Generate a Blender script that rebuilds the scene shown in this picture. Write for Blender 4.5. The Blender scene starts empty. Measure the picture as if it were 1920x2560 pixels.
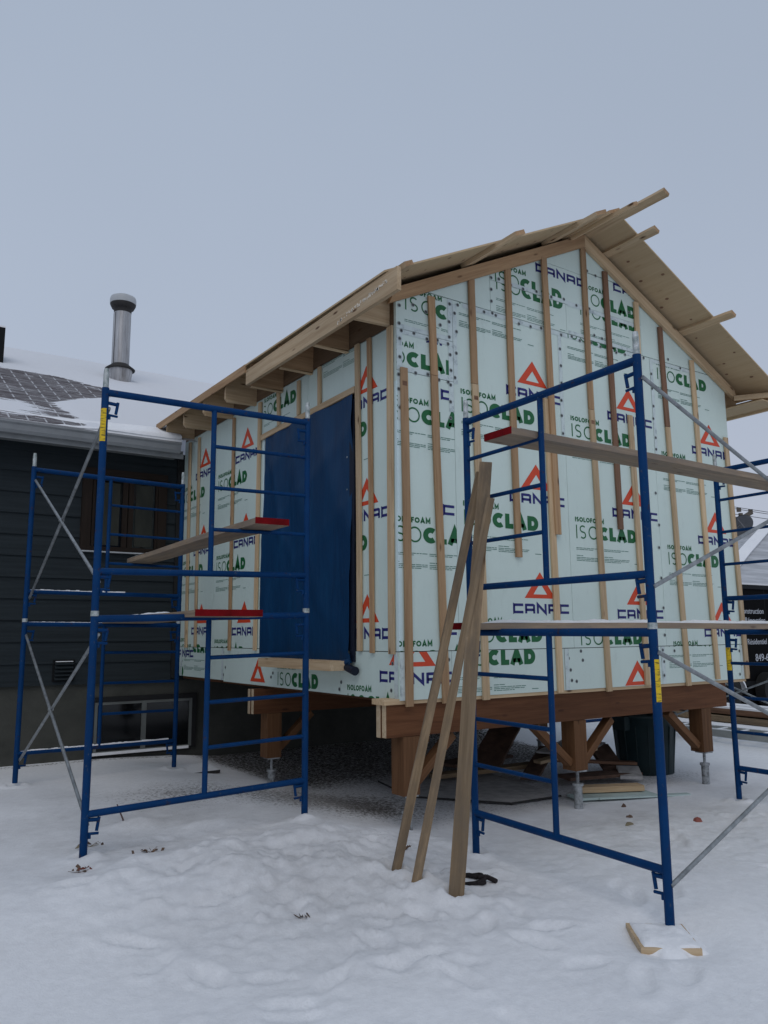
import bpy, math, random
import numpy as np
from mathutils import Vector, Matrix
R = math.radians
random.seed(7)
scene = bpy.context.scene
# ------------------------------------------------------------------ camera
cam_d = bpy.data.cameras.new("camera"); cam = bpy.data.objects.new("camera", cam_d)
scene.collection.objects.link(cam); scene.camera = cam
fw = Vector((0.55583536, 0.81698806, 0.15354987)); rt = Vector((0.82739822, -0.5615699, -0.00717215)); up = Vector((-0.08036942, -0.13103343, 0.98811487))
m = Matrix((rt, up, -fw)).transposed().to_4x4(); m.translation = Vector((-3.4695, -4.9121, 1.4352))
cam.matrix_world = m
cam_d.sensor_fit = 'VERTICAL'; cam_d.sensor_height = 24.0; cam_d.lens = 1976.035 / 2560 * 24.0
cam_d.clip_start = 0.05; cam_d.clip_end = 3000
# ------------------------------------------------------------------ world, sun, exposure
world = bpy.data.worlds.new("World"); scene.world = world; world.use_nodes = True
wn = world.node_tree; wn.nodes.clear()
wo = wn.nodes.new('ShaderNodeOutputWorld'); bg = wn.nodes.new('ShaderNodeBackground')
sky = wn.nodes.new('ShaderNodeTexSky'); sky.sky_type = 'NISHITA'; sky.sun_disc = False
SUN_EL, SUN_ROT = 48, 215
sky.sun_elevation = R(SUN_EL); sky.sun_rotation = R(SUN_ROT); sky.dust_density = 4; sky.air_density = 1.0
tc = wn.nodes.new('ShaderNodeTexCoord'); sx = wn.nodes.new('ShaderNodeSeparateXYZ'); wn.links.new(tc.outputs['Generated'], sx.inputs[0])
cr = wn.nodes.new('ShaderNodeValToRGB'); wn.links.new(sx.outputs['Z'], cr.inputs[0])     # even cloud deck, a little darker overhead
SK = 10.0
cr.color_ramp.elements[0].position = 0.0; cr.color_ramp.elements[0].color = (.420, .445, .525, 1)
cr.color_ramp.elements[1].position = 0.9; cr.color_ramp.elements[1].color = (.312, .374, .470, 1)
e = cr.color_ramp.elements.new(0.35); e.color = (.362, .416, .512, 1)
sc_ = wn.nodes.new('ShaderNodeVectorMath'); sc_.operation = 'SCALE'; sc_.inputs['Scale'].default_value = SK
wn.links.new(cr.outputs[0], sc_.inputs[0])
nz = wn.nodes.new('ShaderNodeTexNoise'); nz.inputs['Scale'].default_value = 1.6; nz.inputs['Detail'].default_value = 3
wn.links.new(tc.outputs['Generated'], nz.inputs['Vector'])
mr = wn.nodes.new('ShaderNodeMapRange'); mr.inputs['To Min'].default_value = .93; mr.inputs['To Max'].default_value = 1.07
wn.links.new(nz.outputs[0], mr.inputs[0])
sc2 = wn.nodes.new('ShaderNodeVectorMath'); sc2.operation = 'SCALE'; wn.links.new(sc_.outputs[0], sc2.inputs[0]); wn.links.new(mr.outputs[0], sc2.inputs['Scale'])
mixw = wn.nodes.new('ShaderNodeMix'); mixw.data_type = 'RGBA'; mixw.inputs[0].default_value = 0.94
wn.links.new(sky.outputs[0], mixw.inputs[6]); wn.links.new(sc2.outputs[0], mixw.inputs[7])
wn.links.new(mixw.outputs[2], bg.inputs[0]); bg.inputs[1].default_value = 0.1
wn.links.new(bg.outputs[0], wo.inputs[0])
sun_d = bpy.data.lights.new("sun", 'SUN'); sun_d.energy = 0.5; sun_d.angle = R(40); sun_d.color = (1, .95, .9)
sun = bpy.data.objects.new("sun", sun_d); scene.collection.objects.link(sun)
az = R(SUN_ROT); sdir = Vector((math.sin(az) * math.cos(R(SUN_EL)), math.cos(az) * math.cos(R(SUN_EL)), math.sin(R(SUN_EL))))
sun.rotation_euler = sdir.to_track_quat('Z', 'Y').to_euler()
scene.view_settings.view_transform = 'Standard'; scene.view_settings.look = 'None'
scene.view_settings.exposure = 0.22; scene.view_settings.gamma = 1.0
# ------------------------------------------------------------------ materials
MATS = {}
def newmat(name, rough=.7, metal=0.0, spec=.4):
    mt = bpy.data.materials.new(name); mt.use_nodes = True; nt = mt.node_tree
    b = nt.nodes['Principled BSDF']; b.inputs['Roughness'].default_value = rough; b.inputs['Metallic'].default_value = metal
    b.inputs['Specular IOR Level'].default_value = spec
    MATS[name] = mt
    return mt, nt, b
def N(nt, t, **k):
    n = nt.nodes.new(t)
    for a, v in k.items(): setattr(n, a, v)
    return n
def ramp(nt, src, stops):
    r = nt.nodes.new('ShaderNodeValToRGB'); el = r.color_ramp.elements
    while len(el) < len(stops): el.new(.5)
    for e_, (p_, c_) in zip(el, stops):
        e_.position = p_; e_.color = (*c_, 1)
    nt.links.new(src, r.inputs[0]); return r.outputs[0]
def noise(nt, vec, scale, detail=4, rough=.55, dist=0):
    n = N(nt, 'ShaderNodeTexNoise'); n.inputs['Scale'].default_value = scale; n.inputs['Detail'].default_value = detail
    n.inputs['Roughness'].default_value = rough; n.inputs['Distortion'].default_value = dist
    if vec is not None: nt.links.new(vec, n.inputs['Vector'])
    return n.outputs[0]
def vmul(nt, vec, s):
    n = N(nt, 'ShaderNodeVectorMath', operation='MULTIPLY'); nt.links.new(vec, n.inputs[0]); n.inputs[1].default_value = s; return n.outputs[0]
def mix(nt, f, a, b, mode='MIX'):
    n = N(nt, 'ShaderNodeMix', data_type='RGBA', blend_type=mode)
    for i, v in ((0, f), (6, a), (7, b)):
        if hasattr(v, 'links'): nt.links.new(v, n.inputs[i])
        else: n.inputs[i].default_value = v if i == 0 else (*v, 1)
    return n.outputs[2]
def bump(nt, b, h, s=.3, d=.01):
    n = N(nt, 'ShaderNodeBump'); n.inputs['Strength'].default_value = s; n.inputs['Distance'].default_value = d
    nt.links.new(h, n.inputs['Height']); nt.links.new(n.outputs[0], b.inputs['Normal'])
def gc(nt):
    return N(nt, 'ShaderNodeAttribute', attribute_name='gc').outputs['Vector']
def objc(nt): return N(nt, 'ShaderNodeTexCoord').outputs['Object']
def wood(name, dark, mid, light, knot=(.08, .035, .015), rough=.75, vary=.25, weather=None):
    mt, nt, b = newmat(name, rough, spec=.25); g = gc(nt)
    grain = noise(nt, vmul(nt, g, (1.3, 26, 26)), 1.0, 6, .6, .6)
    c = ramp(nt, grain, [(.28, dark), (.5, mid), (.72, light)])
    fine = noise(nt, vmul(nt, g, (5, 180, 180)), 1.0, 2)
    c = mix(nt, .22, c, ramp(nt, fine, [(.35, dark), (.65, light)]))
    tone = noise(nt, vmul(nt, g, (.35, .9, .9)), 1.0, 2)
    tv = ramp(nt, tone, [(.3, (1 - vary,) * 3), (.7, (1 + vary * .35, 1 + vary * .25, 1 + vary * .1))])
    c = mix(nt, 1.0, c, tv, 'MULTIPLY')
    vo = N(nt, 'ShaderNodeTexVoronoi'); vo.inputs['Scale'].default_value = 1.0; nt.links.new(vmul(nt, g, (2.6, 9, 9)), vo.inputs['Vector'])
    kf = ramp(nt, vo.outputs['Distance'], [(.045, (1, 1, 1)), (.13, (0, 0, 0))])
    c = mix(nt, kf, c, knot)
    if weather:
        wf = ramp(nt, noise(nt, vmul(nt, g, (1.8, 6, 6)), 1.0, 5, .7), [(.42, (0, 0, 0)), (.62, (.8, .8, .8))])
        c = mix(nt, wf, c, weather)
    nt.links.new(c, b.inputs['Base Color']); bump(nt, b, grain, .25, .004)
wood('spruce', (.38, .26, .15), (.54, .395, .245), (.66, .52, .35))
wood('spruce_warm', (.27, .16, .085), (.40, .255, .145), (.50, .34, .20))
wood('spruce_dark', (.12, .065, .04), (.20, .11, .07), (.29, .17, .11))
wood('weathered_board', (.15, .105, .062), (.27, .195, .12), (.39, .295, .195), weather=(.12, .095, .07), vary=.45)
wood('scaffold_plank_wood', (.20, .145, .10), (.31, .235, .165), (.41, .32, .235), weather=(.20, .165, .135))
wood('treated', (.080, .030, .012), (.125, .050, .021), (.175, .076, .034), knot=(.05, .02, .01), vary=.3)
wood('treated_post', (.095, .044, .019), (.15, .071, .031), (.205, .102, .048), knot=(.06, .025, .01), vary=.2)
wood('end_grain', (.40, .30, .19), (.54, .42, .28), (.65, .53, .38))
wood('plywood', (.43, .315, .185), (.47, .35, .215), (.51, .385, .245), knot=(.36, .25, .14), vary=.12)
wood('eave_shade_brown', (.10, .062, .036), (.15, .097, .058), (.20, .135, .085), vary=.2)  # brown darkened to paint in the shade under the eave
wood('brown_window_wood', (.012, .0075, .005), (.018, .011, .0075), (.026, .016, .011), vary=.2)
def plain(name, col, rough=.6, metal=0, spec=.4, var=.12, scale=6, bmp=0):
    mt, nt, b = newmat(name, rough, metal, spec)
    n_ = noise(nt, objc(nt), scale, 5, .6)
    c = ramp(nt, n_, [(.3, tuple(x * (1 - var) for x in col)), (.7, tuple(min(1, x * (1 + var)) for x in col))])
    nt.links.new(c, b.inputs['Base Color'])
    if bmp: bump(nt, b, noise(nt, objc(nt), scale * 8, 3), bmp, .004)
    return mt
mt, nt, b = newmat('insulation_face', .42, spec=.5)
geo = N(nt, 'ShaderNodeNewGeometry').outputs['Position']
n1 = noise(nt, geo, 1.3, 6, .6); n2 = noise(nt, vmul(nt, geo, (9, 9, 3)), 1.0, 6, .75); n3 = noise(nt, geo, 60, 3, .6)
c = ramp(nt, n1, [(.3, (.555, .660, .615)), (.7, (.60, .71, .66))])
c = mix(nt, ramp(nt, n2, [(.56, (0, 0, 0)), (.78, (.5, .5, .5))]), c, (.43, .50, .47)); c = mix(nt, ramp(nt, n3, [(.66, (0, 0, 0)), (.74, (.35, .35, .35))]), c, (.38, .43, .41))
nt.links.new(c, b.inputs['Base Color']); nt.links.new(ramp(nt, n2, [(.3, (.34, .34, .34)), (.7, (.62, .62, .62))]), b.inputs['Roughness']); bump(nt, b, n1, .25, .03)
plain('insulation_edge', (.60, .74, .76), .6, var=.05)
plain('core_dark', (.012, .010, .009), .95, spec=.1)
plain('print_green', (.008, .115, .035), .5, var=.06)
plain('print_blue', (.012, .014, .14), .5, var=.06)
plain('print_orange', (.60, .060, .018), .5, var=.06)
plain('print_grey_text', (.10, .21, .17), .5)
mt, nt, b = newmat('sheathing_tape', .3, spec=.5)
n_ = noise(nt, vmul(nt, objc(nt), (14, 14, 14)), 1.0, 4, .7)
nt.links.new(ramp(nt, n_, [(.30, (.30, .36, .38)), (.45, (.52, .60, .60)), (.7, (.60, .69, .68))]), b.inputs['Base Color'])
plain('fastener', (.035, .035, .038), .5); plain('fastener_ring', (.20, .23, .23), .4)
# painted steel of the scaffold, with scuffs and rust
mt, nt, b = newmat('blue_paint', .55, spec=.12)
o_ = objc(nt); n1 = noise(nt, o_, 5, 5, .6); base = ramp(nt, n1, [(.3, (.0004, .026, .095)), (.7, (.0006, .038, .135))])
n2 = noise(nt, o_, 38, 4, .7); c = mix(nt, ramp(nt, n2, [(.62, (0, 0, 0)), (.69, (.75, .75, .75))]), base, (.05, .07, .10))
n3 = noise(nt, o_, 17, 5, .75); c = mix(nt, ramp(nt, n3, [(.60, (0, 0, 0)), (.68, (.8, .8, .8))]), c, (.045, .022, .016))
nt.links.new(c, b.inputs['Base Color'])
mt, nt, b = newmat('galvanised', .45, .55)
n1 = noise(nt, objc(nt), 14, 5, .65); nt.links.new(ramp(nt, n1, [(.3, (.17, .18, .185)), (.6, (.30, .32, .33)), (.75, (.40, .42, .43))]), b.inputs['Base Color'])
mt, nt, b = newmat('sleeve_metal', .5, .3)
n1 = noise(nt, objc(nt), 30, 5, .7); nt.links.new(ramp(nt, n1, [(.35, (.20, .25, .24)), (.55, (.42, .45, .45)), (.7, (.62, .65, .67))]), b.inputs['Base Color'])
mt, nt, b = newmat('pile_steel', .55, .3)
n1 = noise(nt, objc(nt), 22, 5, .7); nt.links.new(ramp(nt, n1, [(.35, (.12, .12, .12)), (.5, (.30, .32, .33)), (.7, (.45, .47, .49))]), b.inputs['Base Color'])
mt, nt, b = newmat('yellow_sticker', .5)
o_ = objc(nt); br = N(nt, 'ShaderNodeTexNoise'); br.inputs['Scale'].default_value = 55; nt.links.new(vmul(nt, o_, (.4, .4, 2.5)), br.inputs['Vector'])
nt.links.new(ramp(nt, br.outputs[0], [(.36, (.12, .09, .01)), (.45, (.62, .42, .008)), (.7, (.72, .50, .01))]), b.inputs['Base Color'])
plain('red_paint', (.14, .002, .004), .7, spec=.1, var=.3, scale=12)
# tarp
mt, nt, b = newmat('tarp_blue', .5, spec=.25)
o_ = objc(nt); n1 = noise(nt, vmul(nt, o_, (1, 5, .9)), 1.5, 6, .65, .7); n2 = noise(nt, vmul(nt, o_, (1, 26, 2.2)), 1.0, 4, .65)
c = ramp(nt, n1, [(.3, (.001, .027, .082)), (.6, (.0016, .038, .108)), (.8, (.005, .052, .13))])
c = mix(nt, ramp(nt, n2, [(.60, (0, 0, 0)), (.75, (.22, .22, .22))]), c, (.014, .05, .12)); nt.links.new(c, b.inputs['Base Color'])
bump(nt, b, n2, .18, .02)
plain('tarp_roll_gap_shade', (.001, .005, .018), .6)
# snow
def snow_nodes(nt, b, dirt_shade=True):
    geo = N(nt, 'ShaderNodeNewGeometry').outputs['Position']
    n1 = noise(nt, geo, .8, 6, .6); n2 = noise(nt, geo, 22, 5, .7); n3 = noise(nt, geo, 95, 3, .7)
    c = ramp(nt, n1, [(.3, (.78, .795, .825)), (.7, (.88, .888, .905))])
    c = mix(nt, .30, c, ramp(nt, n2, [(.3, (.66, .665, .68)), (.62, (.92, .925, .94))]))
    h1 = N(nt, 'ShaderNodeMath', operation='MULTIPLY'); nt.links.new(n2, h1.inputs[0]); h1.inputs[1].default_value = 1.6
    h2 = N(nt, 'ShaderNodeMath', operation='ADD'); nt.links.new(h1.outputs[0], h2.inputs[0]); nt.links.new(n3, h2.inputs[1])
    bump(nt, b, h2.outputs[0], .26, .015)
    return geo, c
mt, nt, b = newmat('snow', .75, spec=.2)
geo, c = snow_nodes(nt, b); nt.links.new(c, b.inputs['Base Color'])
mt, nt, b = newmat('snow_ground', .75, spec=.2)
geo, c = snow_nodes(nt, b)
dm = N(nt, 'ShaderNodeAttribute', attribute_name='dirt_shade').outputs['Fac']
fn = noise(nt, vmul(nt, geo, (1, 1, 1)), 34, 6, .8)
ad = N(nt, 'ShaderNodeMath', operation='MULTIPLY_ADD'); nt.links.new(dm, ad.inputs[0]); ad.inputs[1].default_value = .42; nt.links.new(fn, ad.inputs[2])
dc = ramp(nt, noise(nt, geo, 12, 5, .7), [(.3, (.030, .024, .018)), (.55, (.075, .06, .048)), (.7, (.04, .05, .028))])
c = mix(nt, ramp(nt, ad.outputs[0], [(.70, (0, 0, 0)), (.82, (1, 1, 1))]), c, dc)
tram_shade = N(nt, 'ShaderNodeAttribute', attribute_name='tram_shade').outputs['Fac']   # trodden, soiled snow, with shade near the building painted in
tn = noise(nt, geo, 7, 6, .7); tm = N(nt, 'ShaderNodeMath', operation='MULTIPLY'); nt.links.new(tram_shade, tm.inputs[0]); nt.links.new(tn, tm.inputs[1])
c = mix(nt, tm.outputs[0], c, (.40, .395, .395)); nt.links.new(c, b.inputs['Base Color'])
# existing house
mt, nt, b = newmat('dark_siding', .75, spec=.15)
geo = N(nt, 'ShaderNodeNewGeometry').outputs['Position']
n1 = noise(nt, vmul(nt, geo, (1.2, 1, 30)), 1.0, 5, .6); nt.links.new(ramp(nt, n1, [(.3, (.017, .0225, .026)), (.7, (.027, .0345, .0395))]), b.inputs['Base Color'])
bump(nt, b, n1, .3, .004)
mt, nt, b = newmat('foundation_parge', .9, spec=.2)
geo = N(nt, 'ShaderNodeNewGeometry').outputs['Position']; n1 = noise(nt, geo, 2.2, 8, .65)
nt.links.new(ramp(nt, n1, [(.3, (.045, .047, .042)), (.7, (.080, .081, .071))]), b.inputs['Base Color']); bump(nt, b, noise(nt, geo, 40, 4), .4, .006)
mt, nt, b = newmat('shingles', .85, spec=.2)
geo = N(nt, 'ShaderNodeNewGeometry').outputs['Position']
def fr(comp, per, lo, ph=0.0):
    sp = N(nt, 'ShaderNodeSeparateXYZ'); nt.links.new(geo, sp.inputs[0]); d_ = N(nt, 'ShaderNodeMath', operation='MULTIPLY_ADD'); nt.links.new(sp.outputs[comp], d_.inputs[0]); d_.inputs[1].default_value = 1 / per; d_.inputs[2].default_value = 100 + ph
    f_ = N(nt, 'ShaderNodeMath', operation='FRACT'); nt.links.new(d_.outputs[0], f_.inputs[0]); l_ = N(nt, 'ShaderNodeMath', operation='LESS_THAN'); nt.links.new(f_.outputs[0], l_.inputs[0]); l_.inputs[1].default_value = lo; return l_.outputs[0]
jx = N(nt, 'ShaderNodeMath', operation='MULTIPLY'); nt.links.new(fr('X', .195, .10), jx.inputs[0]); nt.links.new(fr('Y', .27, .72), jx.inputs[1])
sb = ramp(nt, noise(nt, vmul(nt, geo, (3, 7.2, 1)), 1.0, 4, .7), [(.3, (.06, .05, .055)), (.7, (.12, .10, .105))])
btc = mix(nt, jx.outputs[0], sb, (.50, .51, .53)); btc = mix(nt, fr('Y', .135, .14), btc, (.03, .026, .028))
streak = ramp(nt, noise(nt, vmul(nt, geo, (2.2, 16, 1)), 1.0, 6, .75), [(.42, (0, 0, 0)), (.72, (.75, .75, .75))])
c = mix(nt, streak, btc, (.40, .405, .42))
sa = N(nt, 'ShaderNodeAttribute', attribute_name='snow').outputs['Fac']
nn = noise(nt, vmul(nt, geo, (1.6, 11, 1)), 1.4, 7, .8); a2 = N(nt, 'ShaderNodeMath', operation='MULTIPLY_ADD'); nt.links.new(nn, a2.inputs[0]); a2.inputs[1].default_value = 1.5; nt.links.new(sa, a2.inputs[2])
c = mix(nt, ramp(nt, a2.outputs[0], [(.95, (0, 0, 0)), (1.45, (1, 1, 1))]), c, (.70, .715, .75)); nt.links.new(c, b.inputs['Base Color'])
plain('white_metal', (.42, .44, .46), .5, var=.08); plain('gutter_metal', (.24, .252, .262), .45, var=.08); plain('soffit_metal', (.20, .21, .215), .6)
plain('black_trim', (.008, .008, .009), .6); plain('white_vinyl', (.12, .13, .125), .5); plain('glass_dark', (.004, .005, .006), .08, spec=.5, var=.4, scale=2)
mt, nt, b = newmat('curtain', .9); nt.links.new(ramp(nt, noise(nt, vmul(nt, objc(nt), (3, 1, 1.2)), 2.0, 5), [(.3, (.018, .020, .017)), (.7, (.036, .038, .030))]), b.inputs['Base Color'])
mt, nt, b = newmat('flue_metal', .4, .6)
n1 = noise(nt, vmul(nt, objc(nt), (9, 9, .7)), 1.5, 6, .65); nt.links.new(ramp(nt, n1, [(.3, (.17, .16, .16)), (.5, (.36, .36, .37)), (.7, (.52, .52, .53))]), b.inputs['Base Color'])
plain('pale_smear', (.62, .56, .47), .8, var=.2, scale=20); plain('soot', (.025, .024, .024), .7); plain('black_plastic', (.006, .007, .008), .7, spec=.2); plain('bin_green', (.011, .027, .031), .5, var=.25)
plain('trailer_black', (.004, .004, .0045), .9, spec=.08); plain('lettering_white', (.42, .44, .48), .5); plain('rubber', (.008, .008, .008), .8)
plain('fibreglass', (.30, .31, .30), .6); plain('foam_scrap', (.42, .52, .50), .6); plain('debris_brown', (.11, .065, .045), .9, var=.4, scale=9)
plain('leaf_brown', (.13, .085, .06), .9, var=.4, scale=30); plain('grass_dry', (.20, .17, .11), .9); plain('brick_red', (.26, .08, .06), .9)
plain('dish_grey', (.13, .135, .145), .6); plain('pole_wood', (.10, .085, .07), .9); plain('wire', (.04, .04, .045), .7); plain('twig', (.10, .065, .06), .9)
plain('dark_cloth', (.012, .009, .010), .9, var=.5); plain('plush', (.10, .095, .08), .95)
# ------------------------------------------------------------------ mesh helpers
COL = scene.collection
class MB:
    def __init__(s, *mats): s.v = []; s.f = []; s.m = []; s.g = []; s.mats = list(mats); s.off = (random.uniform(0, 40), random.uniform(0, 40), random.uniform(0, 40)); s.sm = []
    def mi(s, mat):
        if mat not in s.mats: s.mats.append(mat)
        return s.mats.index(mat)
    def add(s, vs, fs, mat=None, gs=None, smooth=False):
        k = len(s.v); mi = s.mi(mat) if mat else 0
        s.v += [tuple(x) for x in vs]; s.g += [tuple(x) for x in (gs or vs)]
        for f in fs: s.f.append(tuple(i + k for i in f)); s.m.append(mi); s.sm.append(smooth)
    def frame_box(s, c, ax, ay, az_, l, w, t, mat=None, endmat=None):   # centre, three unit axes, sizes along them
        c = Vector(c); ax, ay, az_ = Vector(ax), Vector(ay), Vector(az_); of = (random.uniform(0, 60), random.uniform(0, 60), random.uniform(0, 60))
        vs, gs = [], []
        for i in (-.5, .5):
            for j in (-.5, .5):
                for k in (-.5, .5):
                    vs.append(c + ax * (i * l) + ay * (j * w) + az_ * (k * t)); gs.append((i * l + of[0], j * w + of[1], k * t + of[2]))
        F = [(0, 4, 5, 1), (2, 3, 7, 6), (0, 2, 6, 4), (1, 5, 7, 3)]
        if ax.cross(ay).dot(az_) < 0: F = [tuple(reversed(f)) for f in F]
        E_ = [(0, 1, 3, 2), (4, 6, 7, 5)]
        if ax.cross(ay).dot(az_) < 0: E_ = [tuple(reversed(f)) for f in E_]
        s.add(vs, F, mat, gs); s.add(vs, E_, endmat or mat, gs)
        return s
    def box(s, x0, x1, y0, y1, z0, z1, mat=None, along=None, endmat=None):
        d = (x1 - x0, y1 - y0, z1 - z0); c = ((x0 + x1) / 2, (y0 + y1) / 2, (z0 + z1) / 2)
        A = [Vector((1, 0, 0)), Vector((0, 1, 0)), Vector((0, 0, 1))]
        i = along if along is not None else max(range(3), key=lambda q: d[q]); j, k = [(1, 2), (2, 0), (0, 1)][i]
        return s.frame_box(c, A[i], A[j], A[k], d[i], d[j], d[k], mat, endmat)
    def bar(s, p0, p1, w, t, wdir, mat=None, endmat=None):                # board from p0 to p1, width along wdir
        p0, p1 = Vector(p0), Vector(p1); a = (p1 - p0); l = a.length; a.normalize(); w_ = Vector(wdir); w_ = (w_ - a * w_.dot(a)).normalized()
        if l < .5: return s.frame_box((p0 + p1) / 2, a, w_, a.cross(w_), l, w, t, mat, endmat)
        up_ = a.cross(w_); n = 8; A1 = random.uniform(-1, 1) * .0022 * l; A2 = random.uniform(-1, 1) * .0012 * l; of = tuple(random.uniform(0, 60) for _ in range(3)); vs, gs = [], []
        for i in range(n + 1):
            q = i / n; c = p0 + a * (l * q) + w_ * (A1 * math.sin(math.pi * q) + A2 * math.sin(2.6 * math.pi * q)); ww = w * (1 + .025 * math.sin(i * 2.3 + of[0]))
            for j, k in ((-1, -1), (1, -1), (1, 1), (-1, 1)): vs.append(c + w_ * (ww / 2 * j) + up_ * (t / 2 * k)); gs.append((l * q + of[0], w / 2 * j + of[1], t / 2 * k + of[2]))
        s.add(vs, [(4 * i + q, 4 * i + (q + 1) % 4, 4 * i + 4 + (q + 1) % 4, 4 * i + 4 + q) for i in range(n) for q in range(4)], mat, gs)
        s.add(vs, [(3, 2, 1, 0), (4 * n, 4 * n + 1, 4 * n + 2, 4 * n + 3)], endmat or mat, gs); return s
    def tube(s, p0, p1, r, mat=None, n=12, r1=None, cap=True):
        p0, p1 = Vector(p0), Vector(p1); a = p1 - p0; l = a.length; a.normalize(); q = a.orthogonal().normalized(); q2 = a.cross(q); r1 = r if r1 is None else r1
        vs = []; gs = []
        for k, (p, rr) in enumerate(((p0, r), (p1, r1))):
            for i in range(n):
                t = 2 * math.pi * i / n; vs.append(p + q * (math.cos(t) * rr) + q2 * (math.sin(t) * rr)); gs.append((k * l, math.cos(t) * rr, math.sin(t) * rr))
        s.add(vs, [(i, (i + 1) % n, n + (i + 1) % n, n + i) for i in range(n)], mat, gs, smooth=True)
        if cap: s.add(vs, [tuple(reversed(range(n))), tuple(range(n, 2 * n))], mat, gs)
        return s
    def lathe(s, c, prof, mat=None, n=24):                                # prof: (r, z) list
        vs = []
        for r, z in prof:
            for i in range(n):
                t = 2 * math.pi * i / n; vs.append((c[0] + r * math.cos(t), c[1] + r * math.sin(t), c[2] + z))
        fs = [(k * n + i, k * n + (i + 1) % n, (k + 1) * n + (i + 1) % n, (k + 1) * n + i) for k in range(len(prof) - 1) for i in range(n)]
        s.add(vs, fs, mat, smooth=True); return s
    def prism(s, poly, d, mat=None):                                      # poly: 3-D points, d: extrusion vector
        n = len(poly); P = [Vector(p) for p in poly]; d = Vector(d); vs = P + [p + d for p in P]
        nor = Vector((0, 0, 0))
        for i in range(n): nor += P[i].cross(P[(i + 1) % n])
        fl = nor.dot(d) > 0
        fs = [tuple(range(n)), tuple(range(2 * n - 1, n - 1, -1))] + [(i, n + i, n + (i + 1) % n, (i + 1) % n) for i in range(n)]
        if fl: fs = [tuple(reversed(f)) for f in fs]
        s.add(vs, fs, mat); return s
    def build(s, name, parent=None, origin=None):
        me = bpy.data.meshes.new(name)
        o = Vector(origin) if origin is not None else Vector((0, 0, 0))
        if parent is not None: o = Vector(parent.get('_o', (0, 0, 0)))
        me.from_pydata([Vector(v) - o for v in s.v], [], s.f)
        for mn in s.mats: me.materials.append(MATS[mn])
        me.polygons.foreach_set('material_index', s.m); me.polygons.foreach_set('use_smooth', s.sm)
        at = me.attributes.new('gc', 'FLOAT_VECTOR', 'POINT')
        at.data.foreach_set('vector', [q + s.off[i] for g_ in s.g for i, q in enumerate(g_)])
        me.update(); ob = bpy.data.objects.new(name, me); COL.objects.link(ob)
        if parent is not None: ob.parent = parent; ob['_o'] = tuple(o)
        else: ob.location = o; ob['_o'] = tuple(o)
        return ob
def thing(name, label, cat, origin=(0, 0, 0), group=None):
    o = bpy.data.objects.new(name, None); COL.objects.link(o); o.location = origin; o['_o'] = tuple(origin)
    o.empty_display_size = .2
    o['label'] = label; o['category'] = cat
    if group: o['group'] = group
    return o
def tag(o, label=None, cat=None, group=None, kind=None):
    for k, v in (('label', label), ('category', cat), ('group', group), ('kind', kind)):
        if v: o[k] = v
    return o
# numpy value noise
def vnoise(x, y, seed=0):
    xi = np.floor(x).astype(np.int64); yi = np.floor(y).astype(np.int64); fx = x - xi; fy = y - yi
    fx = fx * fx * fx * (fx * (fx * 6 - 15) + 10); fy = fy * fy * fy * (fy * (fy * 6 - 15) + 10)
    def h(a, b_):
        n = (a * 374761393 + b_ * 668265263 + seed * 1274126177) & 0x7fffffff; n = ((n ^ (n >> 13)) * 1274126177) & 0x7fffffff
        return ((n ^ (n >> 16)) & 0xffff) / 65535.0
    return (h(xi, yi) * (1 - fx) + h(xi + 1, yi) * fx) * (1 - fy) + (h(xi, yi + 1) * (1 - fx) + h(xi + 1, yi + 1) * fx) * fy - .5
def fbm(x, y, f, o, seed=0, g=.5):
    r = 0; a = 1
    for i in range(o): r = r + a * vnoise(x * f + 17.3 * i, y * f - 9.1 * i, seed + i); f *= 2.03; a *= g
    return r
def sstep(a, b_, x): t = np.clip((x - a) / (b_ - a), 0, 1); return t * t * (3 - 2 * t)
def gheight(x, y):
    x = np.asarray(x, float); y = np.asarray(y, float)
    lft = 1 - sstep(-.75, .35, x)
    z = .11 * lft * sstep(-1.6, -.1, y) * (1 - .65 * sstep(3.4, 4.7, y))
    z = z - .055 * sstep(0.0, .6, x) * sstep(-1.0, .1, y) * (1 - sstep(5.5, 8, x))
    return z
# ------------------------------------------------------------------ snow ground, one sheet to the horizon
def axis(lo, hi, f0, f1, st):
    a = list(np.arange(f0, f1, st)); s_ = st; p_ = a[-1]
    while p_ < hi: s_ *= 1.12; p_ += s_; a.append(p_)
    s_ = st; p_ = f0; b_ = []
    while p_ > lo: s_ *= 1.12; p_ -= s_; b_.append(p_)
    return np.array(b_[::-1] + a)
gx = axis(-900, 900, -4.2, 3.6, .024); gy = axis(-900, 900, -4.6, 3.2, .024)
X, Y = np.meshgrid(gx, gy)
near = np.exp(-((np.maximum(0, np.hypot(X, Y) - 9)) / 8) ** 2)
tr = np.clip(1.2 - np.hypot((X + 1.05) / 1.45, (Y + .75) / 1.35), 0, 1)             # trodden patch between the two towers
tr = np.maximum(tr, .16 * np.clip(1.15 - np.hypot((X + .75) / .7, (Y + 2.3) / 1.3), 0, 1))
tr = np.maximum(tr, .55 * np.clip(1.2 - np.hypot((X - 1.6) / 2.2, (Y + 1.2) / .9), 0, 1))
Z = gheight(X, Y) + near * (.034 * fbm(X, Y, .55, 2, 3) + .008 * fbm(X, Y, 2.3, 3, 11) * (.3 + tr))
Z += near * tr * (.05 * np.maximum(0, fbm(X, Y, 7.5, 4, 91, .65) - .38) + .042 * .8 * fbm(X, Y, 3.1, 5, 21, .6) - .02 * np.abs(fbm(X, Y, 5.5, 3, 31)))
Z += near * (.07 + tr) * (.016 * fbm(X, Y, 15, 4, 41, .7) + .008 * fbm(X, Y, 6.5, 3, 45))
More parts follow.
